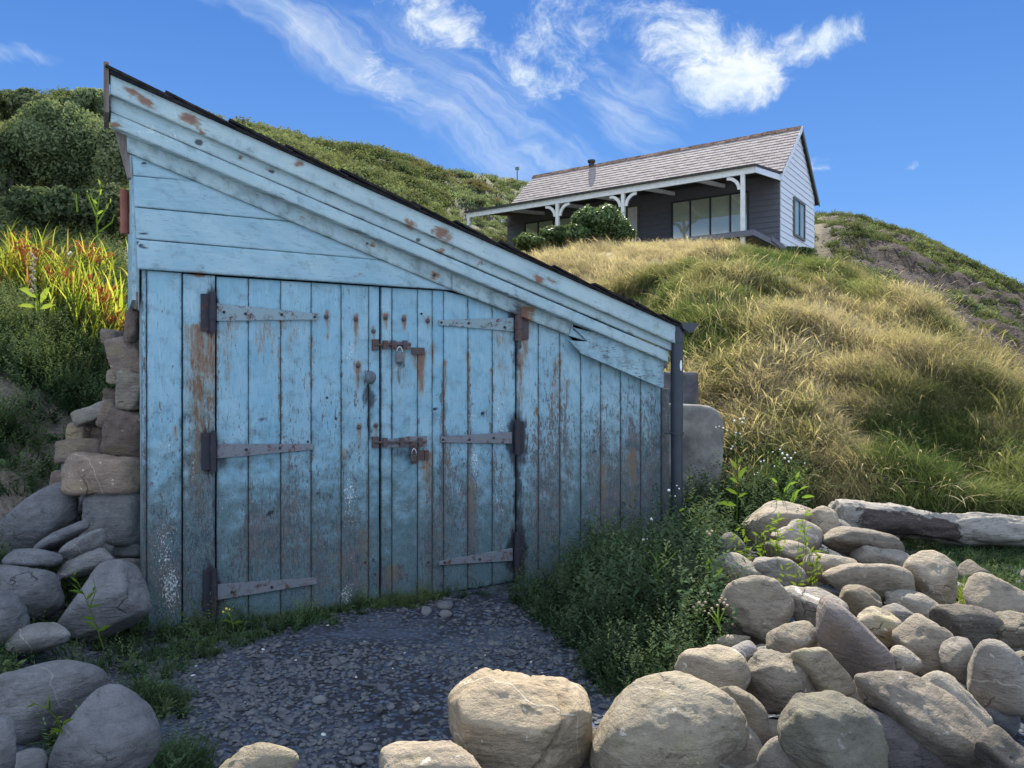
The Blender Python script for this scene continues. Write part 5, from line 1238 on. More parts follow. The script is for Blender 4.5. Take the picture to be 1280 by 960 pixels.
def scatter(name, protos, pts, rot, scl, tint, label, cat, pick=None):
    n = len(pts); me = bpy.data.meshes.new(name); me.vertices.add(n); me.vertices.foreach_set('co', np.asarray(pts, np.float32).ravel())
    a = me.attributes.new('rot', 'FLOAT_VECTOR', 'POINT'); a.data.foreach_set('vector', np.asarray(rot, np.float32).ravel())
    fattr(me, 'scl', scl); fattr(me, 'tint', tint)
    a = me.attributes.new('pick', 'INT', 'POINT'); a.data.foreach_set('value', np.asarray(pick if pick is not None else RNG.randint(0, len(protos), n), np.int32))
    o = bpy.data.objects.new(name, me); COL.objects.link(o); tag(o, label, cat, None, 'stuff')
    ng = bpy.data.node_groups.new(name, 'GeometryNodeTree'); g = G(ng)
    ng.interface.new_socket('Geometry', in_out='INPUT', socket_type='NodeSocketGeometry'); ng.interface.new_socket('Geometry', in_out='OUTPUT', socket_type='NodeSocketGeometry')
    gi = g.node('NodeGroupInput'); go = g.node('NodeGroupOutput'); jn = g.node('GeometryNodeJoinGeometry')
    for p in reversed(protos):      # the join lists the last link first
        oi = g.node('GeometryNodeObjectInfo'); oi.inputs['Object'].default_value = p; oi.inputs['As Instance'].default_value = True
        g.l.new(oi.outputs['Geometry'], jn.inputs[0])
    def na(nm, t):
        q = g.node('GeometryNodeInputNamedAttribute', data_type=t); q.inputs['Name'].default_value = nm; return q.outputs[0]
    ip = g.node('GeometryNodeInstanceOnPoints'); ip.inputs['Pick Instance'].default_value = True
    g.l.new(gi.outputs[0], ip.inputs['Points']); g.l.new(jn.outputs[0], ip.inputs['Instance']); g.l.new(na('pick', 'INT'), ip.inputs['Instance Index'])
    g.l.new(na('rot', 'FLOAT_VECTOR'), ip.inputs['Rotation']); g.l.new(na('scl', 'FLOAT'), ip.inputs['Scale'])
    g.l.new(ip.outputs[0], go.inputs[0])
    md = o.modifiers.new('scatter', 'NODES'); md.node_group = ng
    return o

def blades(n, hgt, width, spread, lean, seed, curl=0.9, seg=4, bias=(0, 0), heads=0.0):
    """a tuft of grass: n ribbons that bend over; returns verts, faces, shade"""
    r = np.random.RandomState(seed); V_, F_, S_ = [], [], []
    for i in range(n):
        b = r.normal(size=2) * spread; az = r.uniform(0, 2 * np.pi); L = hgt * r.uniform(.55, 1.1); ln = lean * r.uniform(.3, 1.2)
        dx, dy = math.cos(az) * ln + bias[0] * L, math.sin(az) * ln + bias[1] * L; w = width * r.uniform(.7, 1.3)
        px, py = -math.sin(az + .6), math.cos(az + .6); k0 = len(V_); cl = curl * r.uniform(.5, 1.3)
        hd = r.rand() < heads
        for s in range(seg + 1):
            t = s / seg; q = t ** 1.8
            z = L * (t - .42 * cl * t ** 3); x = b[0] + dx * q; y = b[1] + dy * q
            ww = w * (1 - t) ** .7 if s < seg else 0.0003
            if hd and s >= seg - 1: ww = w * 2.1 if s == seg - 1 else w * .4
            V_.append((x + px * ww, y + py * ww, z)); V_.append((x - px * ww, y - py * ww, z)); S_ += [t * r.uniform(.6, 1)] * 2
        for s in range(seg): F_.append((k0 + 2 * s, k0 + 2 * s + 1, k0 + 2 * s + 3, k0 + 2 * s + 2))
    return np.array(V_), np.array(F_), np.array(S_)

def leaves(n, rad, size, seed, shell=0.55, flat=1.0, upper=False, slim=0.5):
    """a clump of many small leaves through an uneven volume"""
    r = np.random.RandomState(seed)
    d = r.normal(size=(n, 3)); d /= np.linalg.norm(d, axis=1)[:, None]
    if upper: d[:, 2] = np.abs(d[:, 2])
    rr = (shell + (1 - shell) * r.rand(n)) * (1 + .45 * fbm(d * 2.8 + seed, 3, seed))
    c = d * rr[:, None] * np.array(rad)
    nrm = d + r.normal(size=(n, 3)) * .7; nrm /= np.linalg.norm(nrm, axis=1)[:, None]
    a = np.cross(nrm, r.normal(size=(n, 3))); a /= np.linalg.norm(a, axis=1)[:, None]; b = np.cross(nrm, a)
    s = (size * r.uniform(.6, 1.35, n))[:, None]
    v = np.stack([c - a * s, c + b * s * slim - a * s * .1, c + a * s, c - b * s * slim - a * s * .1], 1).reshape(-1, 3)
    f = np.arange(4 * n).reshape(n, 4)
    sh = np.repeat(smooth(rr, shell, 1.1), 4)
    return v, f, sh

GRASS = mat_leaf("bank_grass", [(0.0, (0.050, 0.088, 0.024)), (0.3, (0.110, 0.138, 0.048)), (0.55, (0.205, 0.185, 0.092)), (0.8, (0.325, 0.272, 0.165)), (1.0, (0.395, 0.325, 0.220))], 0.42)
SCRUB = mat_leaf("hill_scrub_leaf", [(0.0, (0.022, 0.042, 0.015)), (0.35, (0.070, 0.095, 0.032)), (0.6, (0.140, 0.155, 0.062)), (0.85, (0.175, 0.235, 0.110)), (1.0, (0.105, 0.060, 0.028))], 0.28, spec=.1)
WEED = mat_leaf("shade_weed_leaf", [(0.0, (0.018, 0.046, 0.024)), (0.5, (0.040, 0.092, 0.036)), (1.0, (0.110, 0.150, 0.060))], 0.35)
tufts = []
for k in range(5):
    v, f, s = blades(56, 0.34, 0.0026, 0.06, 0.22, 800 + k, heads=.18); tufts.append(proto('grass_tuft', v, f, GRASS, shade=s))
for k in range(3):   # long swept grass
    v, f, s = blades(66, 0.50, 0.0026, 0.07, 0.16, 820 + k, 1.25, 6, bias=(-.28, -.62)); tufts.append(proto('swept_tuft', v, f, GRASS, shade=s))
for k in range(3):   # short turf
    v, f, s = blades(46, 0.15, 0.0048, 0.10, 0.09, 840 + k, .6, 3); tufts.append(proto('turf_tuft', v, f, GRASS, shade=s))
for k in range(2):   # broad-leaved patches
    v, f, s = leaves(70, (.16, .16, .13), .030, 850 + k, .2, upper=True); tufts.append(proto('herb_tuft', v, f, GRASS, shade=s))

for k in range(2):   # tall pale flowering stems
    v, f, s = blades(9, 0.58, 0.0018, 0.08, 0.24, 860 + k, .8, 7, heads=1.0, bias=(-.1, -.25)); tufts.append(proto('seed_stems', v, f, GRASS, shade=s * 0 + 1))

def blocked(x, y):
    """inside the shed, the cottage or the concrete block"""
    p = np.stack([x, y], 1); a = (p - HA) @ HD; b = -((p - HA) @ HN)
    inside = (a > -0.12) & (a < 4.05) & (b > -0.05) & (b < 3.2)
    a = (p - CP) @ CD; b = (p - CP) @ CB
    inside |= (a > -.15) & (a < CL + .2) & (b > -2.4) & (b < CW_ + .2)
    inside |= (x > 0.9) & (x < 1.95) & (y > 6.7) & (y < 8.3) & (x < 2.35 - (y - 6) * .32)
    return inside

def sample(n, ulo, uhi, ylo, yhi, seed, keep=None, power=1.0):
    r = np.random.RandomState(seed); u = r.uniform(ulo, uhi, n); y = np.exp(r.rand(n) ** power * (math.log(yhi) - math.log(ylo)) + math.log(ylo))
    x = (u - 640) / F * y; ok = ~blocked(x, y)
    if keep is not None: ok &= keep(u, y, r)
    return u[ok], x[ok], y[ok], r

def lip(u): return np.interp(u, [980, 1020, 1060, 1100, 1150, 1220, 1280, 1400], [30, 25, 21, 17.5, 15, 12.3, 11.2, 9.5])
# bank grass
def keep_bank(u, y, r):
    foot = np.interp(u, [600, 840, 900, 1000, 1280, 1500], [9.5, 8.4, 6.9, 6.35, 6.2, 6.2])
    return (y > foot) & (y < np.minimum(21.0, lip(u))) & ~((u < 640) & (y < 14)) & ((fbm(np.stack([(u - 640) / F * y, y, 0 * y], 1) * 2.4, 2, 15) > -.22) | (r.rand(len(u)) < .25) | (y > 13))
u, x, y, r = sample(30000, 590, 1500, 6.0, 21.5, 31, keep_bank)
z = ground_z(x, y)[0:]
t = np.clip(dryness(u, y) + r.normal(size=len(u)) * .10, 0, 1)
swept = (y < 9.8) & (u > 1010 + (y - 6) * 20) & (r.rand(len(u)) < .7)
turf = (y > 13.5) & (u < 1010) & (r.rand(len(u)) < .75)
herb = (t < .30) & (r.rand(len(u)) < .55) & (y > 8)
stems = (y < 13) & (r.rand(len(u)) < .13)
pk = np.where(stems, 13 + r.randint(0, 2, len(u)), np.where(swept, r.randint(5, 8, len(u)), np.where(turf, r.randint(8, 11, len(u)), np.where(herb, r.randint(11, 13, len(u)), r.randint(0, 5, len(u))))))
low = smooth(y, 13, 17)
sc = r.uniform(.55, 1.3, len(u)) * (1.0 + .9 * fbm(np.stack([x, y, 0 * x], 1) * 1.5, 3, 9)) * (1 - .28 * low)
t = np.where(swept & (u > 1080) & (y < 7.6), t * .35, t); t = np.where(stems, np.clip(.85 + r.normal(size=len(u)) * .1, 0, 1), t)
rot = np.stack([r.normal(size=len(u)) * .18 + .12, r.normal(size=len(u)) * .18 - .12, np.where(swept, r.normal(size=len(u)) * .35, r.uniform(0, 6.28, len(u)))], 1)
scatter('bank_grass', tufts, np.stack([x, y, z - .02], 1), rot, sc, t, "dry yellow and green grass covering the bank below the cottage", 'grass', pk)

# hill scrub
clumps = []
for k in range(4): v, f, s = leaves(150, (.42, .42, .36), .050, 870 + k, .5, upper=True); clumps.append(proto('scrub_clump', v, f, SCRUB, shade=s))
for k in range(3): v, f, s = leaves(130, (.42, .42, .22), .065, 880 + k, .3, upper=True, slim=.35); clumps.append(proto('bracken_clump', v, f, SCRUB, shade=s))
def keep_hill(u, y, r):
    sc = region(u, y)[2]; cf = region(u, y)[3]
    far = (u > 1000) & (y > 26) & (r.rand(len(u)) < np.where(y > 50, 1.0, np.where(y > 40, .9, np.where(y > 26, .22, 0.0)) * (fbm(np.stack([u / 60, y * .3, 0 * y], 1), 3, 33) > -.12)))
    ledge = (u > 1000) & (u < 1160) & (y > lip(u)) & (y < lip(u) + 5) & (r.rand(len(u)) < .5)
    return ((sc > .5) & (u < 1000) & ~((u > 700) & (y < 29))) | far | ledge
u, x, y, r = sample(26000, -250, 1320, 9.5, 63, 41, keep_hill, .62)
z = ground_z(x, y)
nn = fbm(np.stack([x, y, z], 1) * .22, 3, 5); n2 = fbm(np.stack([x, y, z], 1) * .9, 2, 6)
bracken = smooth(u, 520, 600) * smooth(y, 20, 27) * (u < 1000)
t = np.clip(.45 + .45 * nn + .35 * n2 + r.normal(size=len(u)) * .09, 0.0, .74)
t = np.where(bracken * r.rand(len(u)) > .35, np.clip(.84 + r.normal(size=len(u)) * .05, .7, .92), t)
brown = np.exp(-((u - 540) / 85) ** 2) * smooth(y, 37, 40) * (1 - smooth(y, 44, 47))
t = np.where(brown * r.rand(len(u)) > .22, np.clip(.97 + r.normal(size=len(u)) * .02, .9, 1), t)
pk = np.where(bracken > .4, r.randint(4, 7, len(u)), r.randint(0, 4, len(u)))
sc = r.uniform(.7, 1.35, len(u)) * (1 + .35 * n2) * (.75 + .45 * smooth(y, 18, 45)) * np.where(bracken > .4, .8, 1) * np.where(u > 1000, .8, 1) * np.interp(y, [9.5, 14], [.6, 1])
rot = np.stack([r.normal(size=len(u)) * .2, r.normal(size=len(u)) * .2, r.uniform(0, 6.28, len(u))], 1)
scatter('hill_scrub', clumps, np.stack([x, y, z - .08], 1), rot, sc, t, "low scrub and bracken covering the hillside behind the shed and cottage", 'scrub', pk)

# bushes one can tell apart: crown of leaves on a few stems
BUSHM = mat_leaf("dark_bush_leaf", [(0.0, (0.025, 0.050, 0.024)), (0.5, (0.085, 0.122, 0.058)), (1.0, (0.190, 0.225, 0.115))], 0.28, inst=False)
HEDGE = mat_leaf("glossy_hedge_leaf", [(0.0, (0.014, 0.034, 0.010)), (0.5, (0.040, 0.085, 0.022)), (1.0, (0.095, 0.165, 0.045))], 0.25, inst=False, rough=.4, spec=.45)
def bush(name, u, v, w, h, y, mat, seed, label, cat, group=None, n=5200, size=.045, tone=.45, lobes=16):
    c = P(u, v, y); rx, rz = w / 2 / F * y, h / 2 / F * y; r = np.random.RandomState(seed)
    base = Vector((c.x, c.y, float(ground_z(c.x, c.y)[0])))
    th = empty(name, base, label, cat, group)
    V_, F_, S_, T_ = [], [], [], []; k0 = 0
    for k in range(lobes):
        if k == 0: off, q = (0, 0, -.1), .85
        else: a_ = r.uniform(0, 6.28); e_ = r.uniform(-.5, 1.2); q = r.uniform(.20, .46); dd = .98 - q * .8; off = (math.cos(a_) * math.cos(e_) * dd, math.sin(a_) * math.cos(e_) * dd, math.sin(e_) * dd)
        m_ = int(n * (.30 if k == 0 else .70 / (lobes - 1)))
        vv, ff, ss = leaves(m_, (rx * q, min(rx, 1.3 * rz) * q, rz * q), size, seed * 7 + k, .55)
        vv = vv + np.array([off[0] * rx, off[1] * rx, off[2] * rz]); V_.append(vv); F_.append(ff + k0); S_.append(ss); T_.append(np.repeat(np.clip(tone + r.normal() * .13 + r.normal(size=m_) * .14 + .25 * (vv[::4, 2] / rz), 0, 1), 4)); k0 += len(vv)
    V_ = np.vstack(V_) + np.array(c); me = mesh_np('crown', V_, np.vstack(F_)); fattr(me, 'shade', np.concatenate(S_)); fattr(me, 'tint', np.concatenate(T_))
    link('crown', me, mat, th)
    st = MB()
    for k in range(5):
        a_ = r.uniform(0, 6.28); e = c + Vector((math.cos(a_) * rx * .5, math.sin(a_) * rx * .4, rz * r.uniform(0, .5)))
        st.tube([base + Vector((0, 0, -.1)), lerp(base, e, .5) + Vector((0, 0, .1)), e], [.03, .022, .008], 6)
    o = st.build('branches', BARE, th)
    return th
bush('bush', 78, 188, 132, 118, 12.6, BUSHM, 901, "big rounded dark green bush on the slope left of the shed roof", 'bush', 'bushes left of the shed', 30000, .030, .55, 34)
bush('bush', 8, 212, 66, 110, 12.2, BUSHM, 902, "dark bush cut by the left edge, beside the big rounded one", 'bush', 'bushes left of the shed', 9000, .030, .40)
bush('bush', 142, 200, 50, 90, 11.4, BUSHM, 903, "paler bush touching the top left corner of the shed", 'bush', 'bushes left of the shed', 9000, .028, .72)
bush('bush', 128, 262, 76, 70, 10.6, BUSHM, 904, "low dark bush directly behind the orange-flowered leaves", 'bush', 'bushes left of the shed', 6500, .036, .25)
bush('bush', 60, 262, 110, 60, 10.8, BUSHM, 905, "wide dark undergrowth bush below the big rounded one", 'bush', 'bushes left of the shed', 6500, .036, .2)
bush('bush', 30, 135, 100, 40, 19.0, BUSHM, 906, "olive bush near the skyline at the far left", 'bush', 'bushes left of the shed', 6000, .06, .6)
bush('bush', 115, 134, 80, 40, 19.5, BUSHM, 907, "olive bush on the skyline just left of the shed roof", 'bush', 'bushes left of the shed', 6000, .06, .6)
bush('hedge_bush', 751, 283, 78, 54, 19.6, HEDGE, 910, "tall rounded glossy green hedge bush in front of the cottage veranda", 'hedge bush', 'hedge by the cottage', 14000, .045, .50, 24)
bush('hedge_bush', 706, 297, 66, 34, 19.2, HEDGE, 911, "low spreading hedge bush left of the tall one at the cottage", 'hedge bush', 'hedge by the cottage', 7000, .048, .45)
bush('hedge_bush', 778, 294, 34, 26, 19.3, HEDGE, 915, "small hedge bush at the right foot of the tall one at the cottage", 'hedge bush', 'hedge by the cottage', 3000, .048, .4)
bush('bush', 662, 303, 44, 26, 18.6, HEDGE, 912, "pale leafy shrub at the left end of the cottage hedge, behind the shed roof", 'bush', None, 3000, .05, .95)
bush('bush', 985, 318, 70, 16, 20.6, HEDGE, 913, "dark low shrub under the right corner of the cottage", 'bush', None, 2600, .05, .15)
bush('bramble', 905, 585, 90, 110, 7.35, BUSHM, 916, "dark bramble mass behind the tall sow thistle, right of the concrete block", 'bramble', None, 5200, .020, .22)
bush('bramble', 975, 600, 90, 90, 7.1, BUSHM, 917, "dark undergrowth in the shade behind the flat-topped boulder", 'bramble', None, 4600, .020, .22)

# crocosmia: upright sword leaves with rust-red seed heads
CROC = mat_leaf("sword_leaf", [(0.0, (0.085, 0.150, 0.012)), (0.45, (0.230, 0.270, 0.020)), (0.7, (0.300, 0.250, 0.040)), (0.85, (0.250, 0.130, 0.050)), (1.0, (0.270, 0.085, 0.040))], 0.6, inst=False)
def croc(u, v, y, h, n, seed, label):
    base = P(u, v, y); base.z = float(ground_z(base.x, base.y)[0]); th = empty('sword_leaved_plant', base, label, 'plant', 'orange-flowered plants left of the shed')
    zt = EYE + (480 - (v - h)) / F * y; hh = h * .92 / F * y
    v_, f_, s_ = blades(n, hh * 1.12, .013, .17, hh * .42, seed, .75, 5, bias=(.12, 0)); r = np.random.RandomState(seed)
    me = mesh_np('leaves', v_ + np.array(base), f_); fattr(me, 'shade', s_); fattr(me, 'tint', np.repeat(np.clip(.48 + r.normal(size=n) * .24, 0, .92), 12)); link('leaves', me, CROC, th)
    V2, F2 = [], []; k0 = 0
    for i in range(9):
        a_ = r.uniform(0, 6.28); L = hh * r.uniform(.75, 1.15); dx = (math.cos(a_) * .3 + .1) * hh; dy = math.sin(a_) * .2 * hh
        for s in range(26):
            t = .55 + .45 * s / 25; q = np.array([dx * t ** 2, dy * t ** 2, L * (t - .3 * t ** 3)]) + r.normal(size=3) * .016; e = .011
            V2 += [q + (-e, 0, -e), q + (e, 0, -e), q + (e * .6, e, e), q + (-e * .6, e, e)]; F2.append([k0, k0 + 1, k0 + 2, k0 + 3]); k0 += 4
    me = mesh_np('flower_heads', np.array(V2) + np.array(base), np.array(F2)); fattr(me, 'shade', np.zeros(k0)); fattr(me, 'tint', np.full(k0, .97)); link('flower_heads', me, CROC, th)['kind'] = 'stuff'
for k, (u, v, y, h, n, lab) in enumerate([
    (14, 352, 7.6, 100, 120, "tall clump of yellow-green sword leaves at the left edge"), (42, 360, 7.9, 88, 110, "sword-leaved clump second from the left edge, thick with red heads"), (68, 352, 7.7, 78, 100, "sword-leaved clump in the middle of the row, below the big bush"),
    (95, 362, 7.5, 86, 120, "bright yellow sword-leaved clump behind the dry flower stalks"), (122, 365, 7.3, 92, 120, "sword-leaved clump leaning right, second from the shed"), (143, 368, 7.1, 82, 90, "low sword-leaved clump next to the shed's clay pipe"),
    (158, 372, 6.7, 74, 60, "narrow sword-leaved clump pressed against the shed's left side"), (30, 345, 8.6, 90, 90, "sword-leaved clump behind the row, near the left edge"), (110, 350, 8.4, 84, 90, "sword-leaved clump behind the row, nearer the shed")]):
    croc(u, v, y, h, n, 930 + k, lab)

# plants on the left bank: grey-green herbs above the bare earth, turf
herbs = []
for k in range(4):     # upright leafy stems
    r = np.random.RandomState(950 + k); V_, F_, S_ = [], [], []; k0 = 0
    for i in range(9):
        bx, by = r.normal(size=2) * .06; dx, dy = r.normal(size=2) * .09; L = r.uniform(.22, .38)
        for s in range(26):
            t = s / 25; c = np.array([bx + dx * t * t, by + dy * t * t, L * t]); a_ = r.uniform(0, 6.28); ln = .045 * (1.1 - .65 * t); d_ = np.array([math.cos(a_), math.sin(a_), .45]) * ln; w_ = np.array([-math.sin(a_), math.cos(a_), 0]) * ln * .2
            V_ += [c, c + d_ * .5 + w_, c + d_, c + d_ * .5 - w_]; F_.append([k0, k0 + 1, k0 + 2, k0 + 3]); S_ += [t] * 4; k0 += 4
    herbs.append(proto('leafy_stems', np.array(V_), np.array(F_), WEED, shade=np.array(S_)))
for k in range(3): v, f, s = leaves(80, (.13, .13, .10), .020, 960 + k, .1, upper=True); herbs.append(proto('low_herb', v, f, WEED, shade=s))
for k in range(3): v, f, s = blades(34, 0.22, 0.003, 0.05, 0.16, 965 + k); herbs.append(proto('thin_grass', v, f, WEED, shade=s))
for k in range(3):    # rosettes of strap leaves (dock, plantain)
    v, f, s = blades(20, 0.15, 0.011, 0.012, 0.15, 970 + k, 1.5, 4); herbs.append(proto('rosette', v, f, WEED, shade=s))
for k in range(3):    # feathery weed
    v, f, s = leaves(190, (.14, .14, .20), .013, 975 + k, .05, upper=True, slim=.22); herbs.append(proto('feathery_weed', v, f, WEED, shade=s))

def keep_lb(u, y, r): return (u < 172) & ((y > 6.0) | (r.rand(len(u)) < .10))
u, x, y, r = sample(7000, -500, 172, 4.9, 10.0, 51, keep_lb)
z = ground_z(x, y)
t = np.clip(.45 + r.normal(size=len(u)) * .22 + .5 * (1 - smooth(u, 0, 100)) * smooth(y, 5.9, 6.6), 0, 1)
pk = np.where(r.rand(len(u)) < .55, r.randint(0, 4, len(u)), np.where(r.rand(len(u)) < .5, r.randint(4, 7, len(u)), r.randint(7, 10, len(u))))
rot = np.stack([r.normal(size=len(u)) * .2, r.normal(size=len(u)) * .2, r.uniform(0, 6.28, len(u))], 1)
scatter('bank_herbs', herbs, np.stack([x, y, z - .01], 1), rot, r.uniform(.6, 1.25, len(u)), t, "leafy herbs and grass on the bank left of the shed", 'weeds', pk)

# dark weeds at the foot of the shed's right half and round the concrete block
def wedge(u, y):
    near = np.interp(u, [470, 560, 640, 700, 760, 860, 905, 940], [5.0, 5.05, 4.9, 4.2, 3.45, 3.35, 3.7, 4.6])
    wl = ((HA + 0.04 * HN) @ HN) / (((u - 640) / F) * HN[0] + HN[1])    # distance of the shed front
    far = np.where(u < 835, wl, 8.5)
    return near, far
def keep_w(u, y, r):
    a, b = wedge(u, y); b = np.where(u > 835, np.minimum(b, 6.75), b); foot = np.interp(u, [560, 640, 720, 900], [.3, .6, 1, 1])
    return (y > a) & (y < b) & (r.rand(len(u)) < foot) & ~((u > 900) & (y < 6.05))
u, x, y, r = sample(16000, 500, 1010, 3.2, 8.5, 61, keep_w)
z = ground_z(x, y); a, b = wedge(u, y)
ht = .42 + .55 * smooth(u, 660, 800) * smooth(y - a, 0, .8); ht = ht * np.where(u < 640, .55, 1)
pk = np.where(r.rand(len(u)) < .25, r.randint(13, 16, len(u)), np.where(r.rand(len(u)) < .5, r.randint(0, 4, len(u)), np.where(r.rand(len(u)) < .5, r.randint(4, 7, len(u)), r.randint(7, 13, len(u)))))
t = np.clip(.25 + r.normal(size=len(u)) * .2, 0, .8)
rot = np.stack([r.normal(size=len(u)) * .25, r.normal(size=len(u)) * .25, r.uniform(0, 6.28, len(u))], 1)
sel = r.rand(len(u)) < .36; ht = ht * np.where((pk < 4) & (r.rand(len(u)) < .25), 1.45, 1.0)
scatter('shade_weeds', herbs, np.stack([x, y, z - .01], 1)[sel], rot[sel], (ht * r.uniform(.65, 1.35, len(u)))[sel], t[sel], "dense dark green weeds at the foot of the shed and round the concrete block", 'weeds', pk[sel])

# weeds left of the doors and along the door foot
pts = []
r = np.random.RandomState(71)
for k in range(520):
    u = r.uniform(-80, 560); q = r.rand() ** 1.5
    yw = ((HA + 0.06 * HN) @ HN) / (((u - 640) / F) * HN[0] + HN[1]) if u > 178 else 4.5
    lim = np.interp(u, [-80, 60, 150, 250, 330, 395, 420, 460, 530, 560], [1.6, 1.3, .85, .55, .34, .18, .03, .09, .12, .06])
    y = yw - q * lim
    x = (u - 640) / F * y; pts.append((x, y, float(ground_z(x, y)[0]), u))
pts = np.array(pts); n = len(pts)
for (cu, cy, m_) in [(225, 2.75, 60), (95, 2.7, 24), (190, 3.4, 50), (500, 4.95, 60), (380, 4.55, 30)]:
    e = []
    for k in range(m_):
        u = cu + r.normal() * 22; y = cy + r.normal() * .09; x = (u - 640) / F * y; e.append((x, y, float(ground_z(x, y)[0]), u))
    pts = np.vstack([pts, e])
n = len(pts)
pk = r.choice([4, 5, 6, 7, 8, 9, 10, 11, 12, 10, 11, 12, 0, 1, 13, 14], n)
rot = np.stack([r.normal(size=n) * .2, r.normal(size=n) * .2, r.uniform(0, 6.28, n)], 1)
tn = np.clip(.4 + r.normal(size=n) * .25, 0, 1); tn = np.where((pts[:, 3] > 470) & (pts[:, 3] < 545), .85, tn)
scatter('door_weeds', herbs, pts[:, :3] - (0, 0, .005), rot, r.uniform(.35, .8, n) * np.interp(pts[:, 3], [0, 180, 300, 420], [1.2, 1.1, .8, .65]), tn, "straggling weeds growing between the left boulders and along the foot of the doors", 'weeds', pk)

# weeds and turf round the heap and the log
def keep_h(u, y, r): return (r.rand(len(u)) < np.where((y > 4.6) & (u > 1130), .9, np.where(y > 6.0, .9, 0.0)) + np.where(y > 5.9, .1, np.where((u < 1010) & (y > 4.6), .25, .03)))
u, x, y, r = sample(3200, 905, 1500, 3.3, 6.4, 81, keep_h)
z = ground_z(x, y)
scatter('heap_weeds', herbs, np.stack([x, y, z], 1), np.stack([r.normal(size=len(u)) * .2, r.normal(size=len(u)) * .2, r.uniform(0, 6.28, len(u))], 1), r.uniform(.35, .75, len(u)), np.clip(.28 + r.normal(size=len(u)) * .25, 0, 1), "grass and weeds between the heaped boulders and the driftwood log", 'weeds', r.randint(4, 13, len(u)))

# shingle: thousands of flat pebbles and chips
pebs = []
for k in range(6):
    me = rock_mesh('pebble_chip', (.016, .012, .0055), 0, 990 + k, sub=2, power=8, nplanes=8)
    me.materials.append(mat_simple("shingle_chip_%s" % "abcdef"[k], (.045, .047, .055), (.15, .15, .155), 30, .8, .0005)); pebs.append(bpy.data.objects.new('pebble_chip', me))
me = rock_mesh('white_chip', (.010, .008, .004), 0, 997, sub=2); me.materials.append(mat_simple("white_quartz_chip", (.45, .45, .44), (.6, .6, .58), 30, .7, 0)); pebs.append(bpy.data.objects.new('white_chip', me))
def keep_p(u, y, r):
    p = np.stack([(u - 640) / F * y, y], 1); a = (p - HA) @ HN
    return ((a > 0.02) | (p[:, 0] < HA[0])) & (y < np.interp(u, [100, 200, 480, 760], [4.2, 4.6, 5.3, 4.6])) & (u < 930)
u, x, y, r = sample(26000, 60, 930, 2.1, 5.6, 91, keep_p)
z = ground_z(x, y)
clus = fbm(np.stack([x, y, 0 * x], 1) * 2.6, 3, 12)
ok = r.rand(len(u)) < .45 + .75 * clus
u, x, y, z = u[ok], x[ok], y[ok], z[ok]; n = len(u)
sc = np.exp(r.normal(size=n) * .42) * .80
pk = np.where(r.rand(n) < .006, 6, r.randint(0, 6, n))
scatter('shingle_pebbles', pebs, np.stack([x, y, z + .002], 1), np.stack([r.normal(size=n) * .22, r.normal(size=n) * .22, r.uniform(0, 6.28, n)], 1), sc, sc * 0, "dark slate shingle with a few white chips in front of the shed doors", 'shingle', pk)

# rubble on the slipped cliff face
def keep_c(u, y, r): return (region(u, y)[3] > .6)
u, x, y, r = sample(2600, 1010, 1420, 13, 50, 95, keep_c)
z = ground_z(x, y); rub = []
for k in range(3):
    me = rock_mesh('rubble', (.20, .16, .12), 0, 1010 + k, sub=2, power=14); me.materials.append(mat_simple("cliff_rubble_%s" % "abc"[k], (.10, .075, .062), (.24, .185, .155), 6, .9, .01)); rub.append(bpy.data.objects.new('rubble', me))
scatter('cliff_rubble', rub, np.stack([x, y, z], 1), r.uniform(0, 6.28, (len(u), 3)), np.exp(r.normal(size=len(u)) * .6) * .26, x * 0, "broken stones strewn over the slipped brown cliff face", 'rubble')

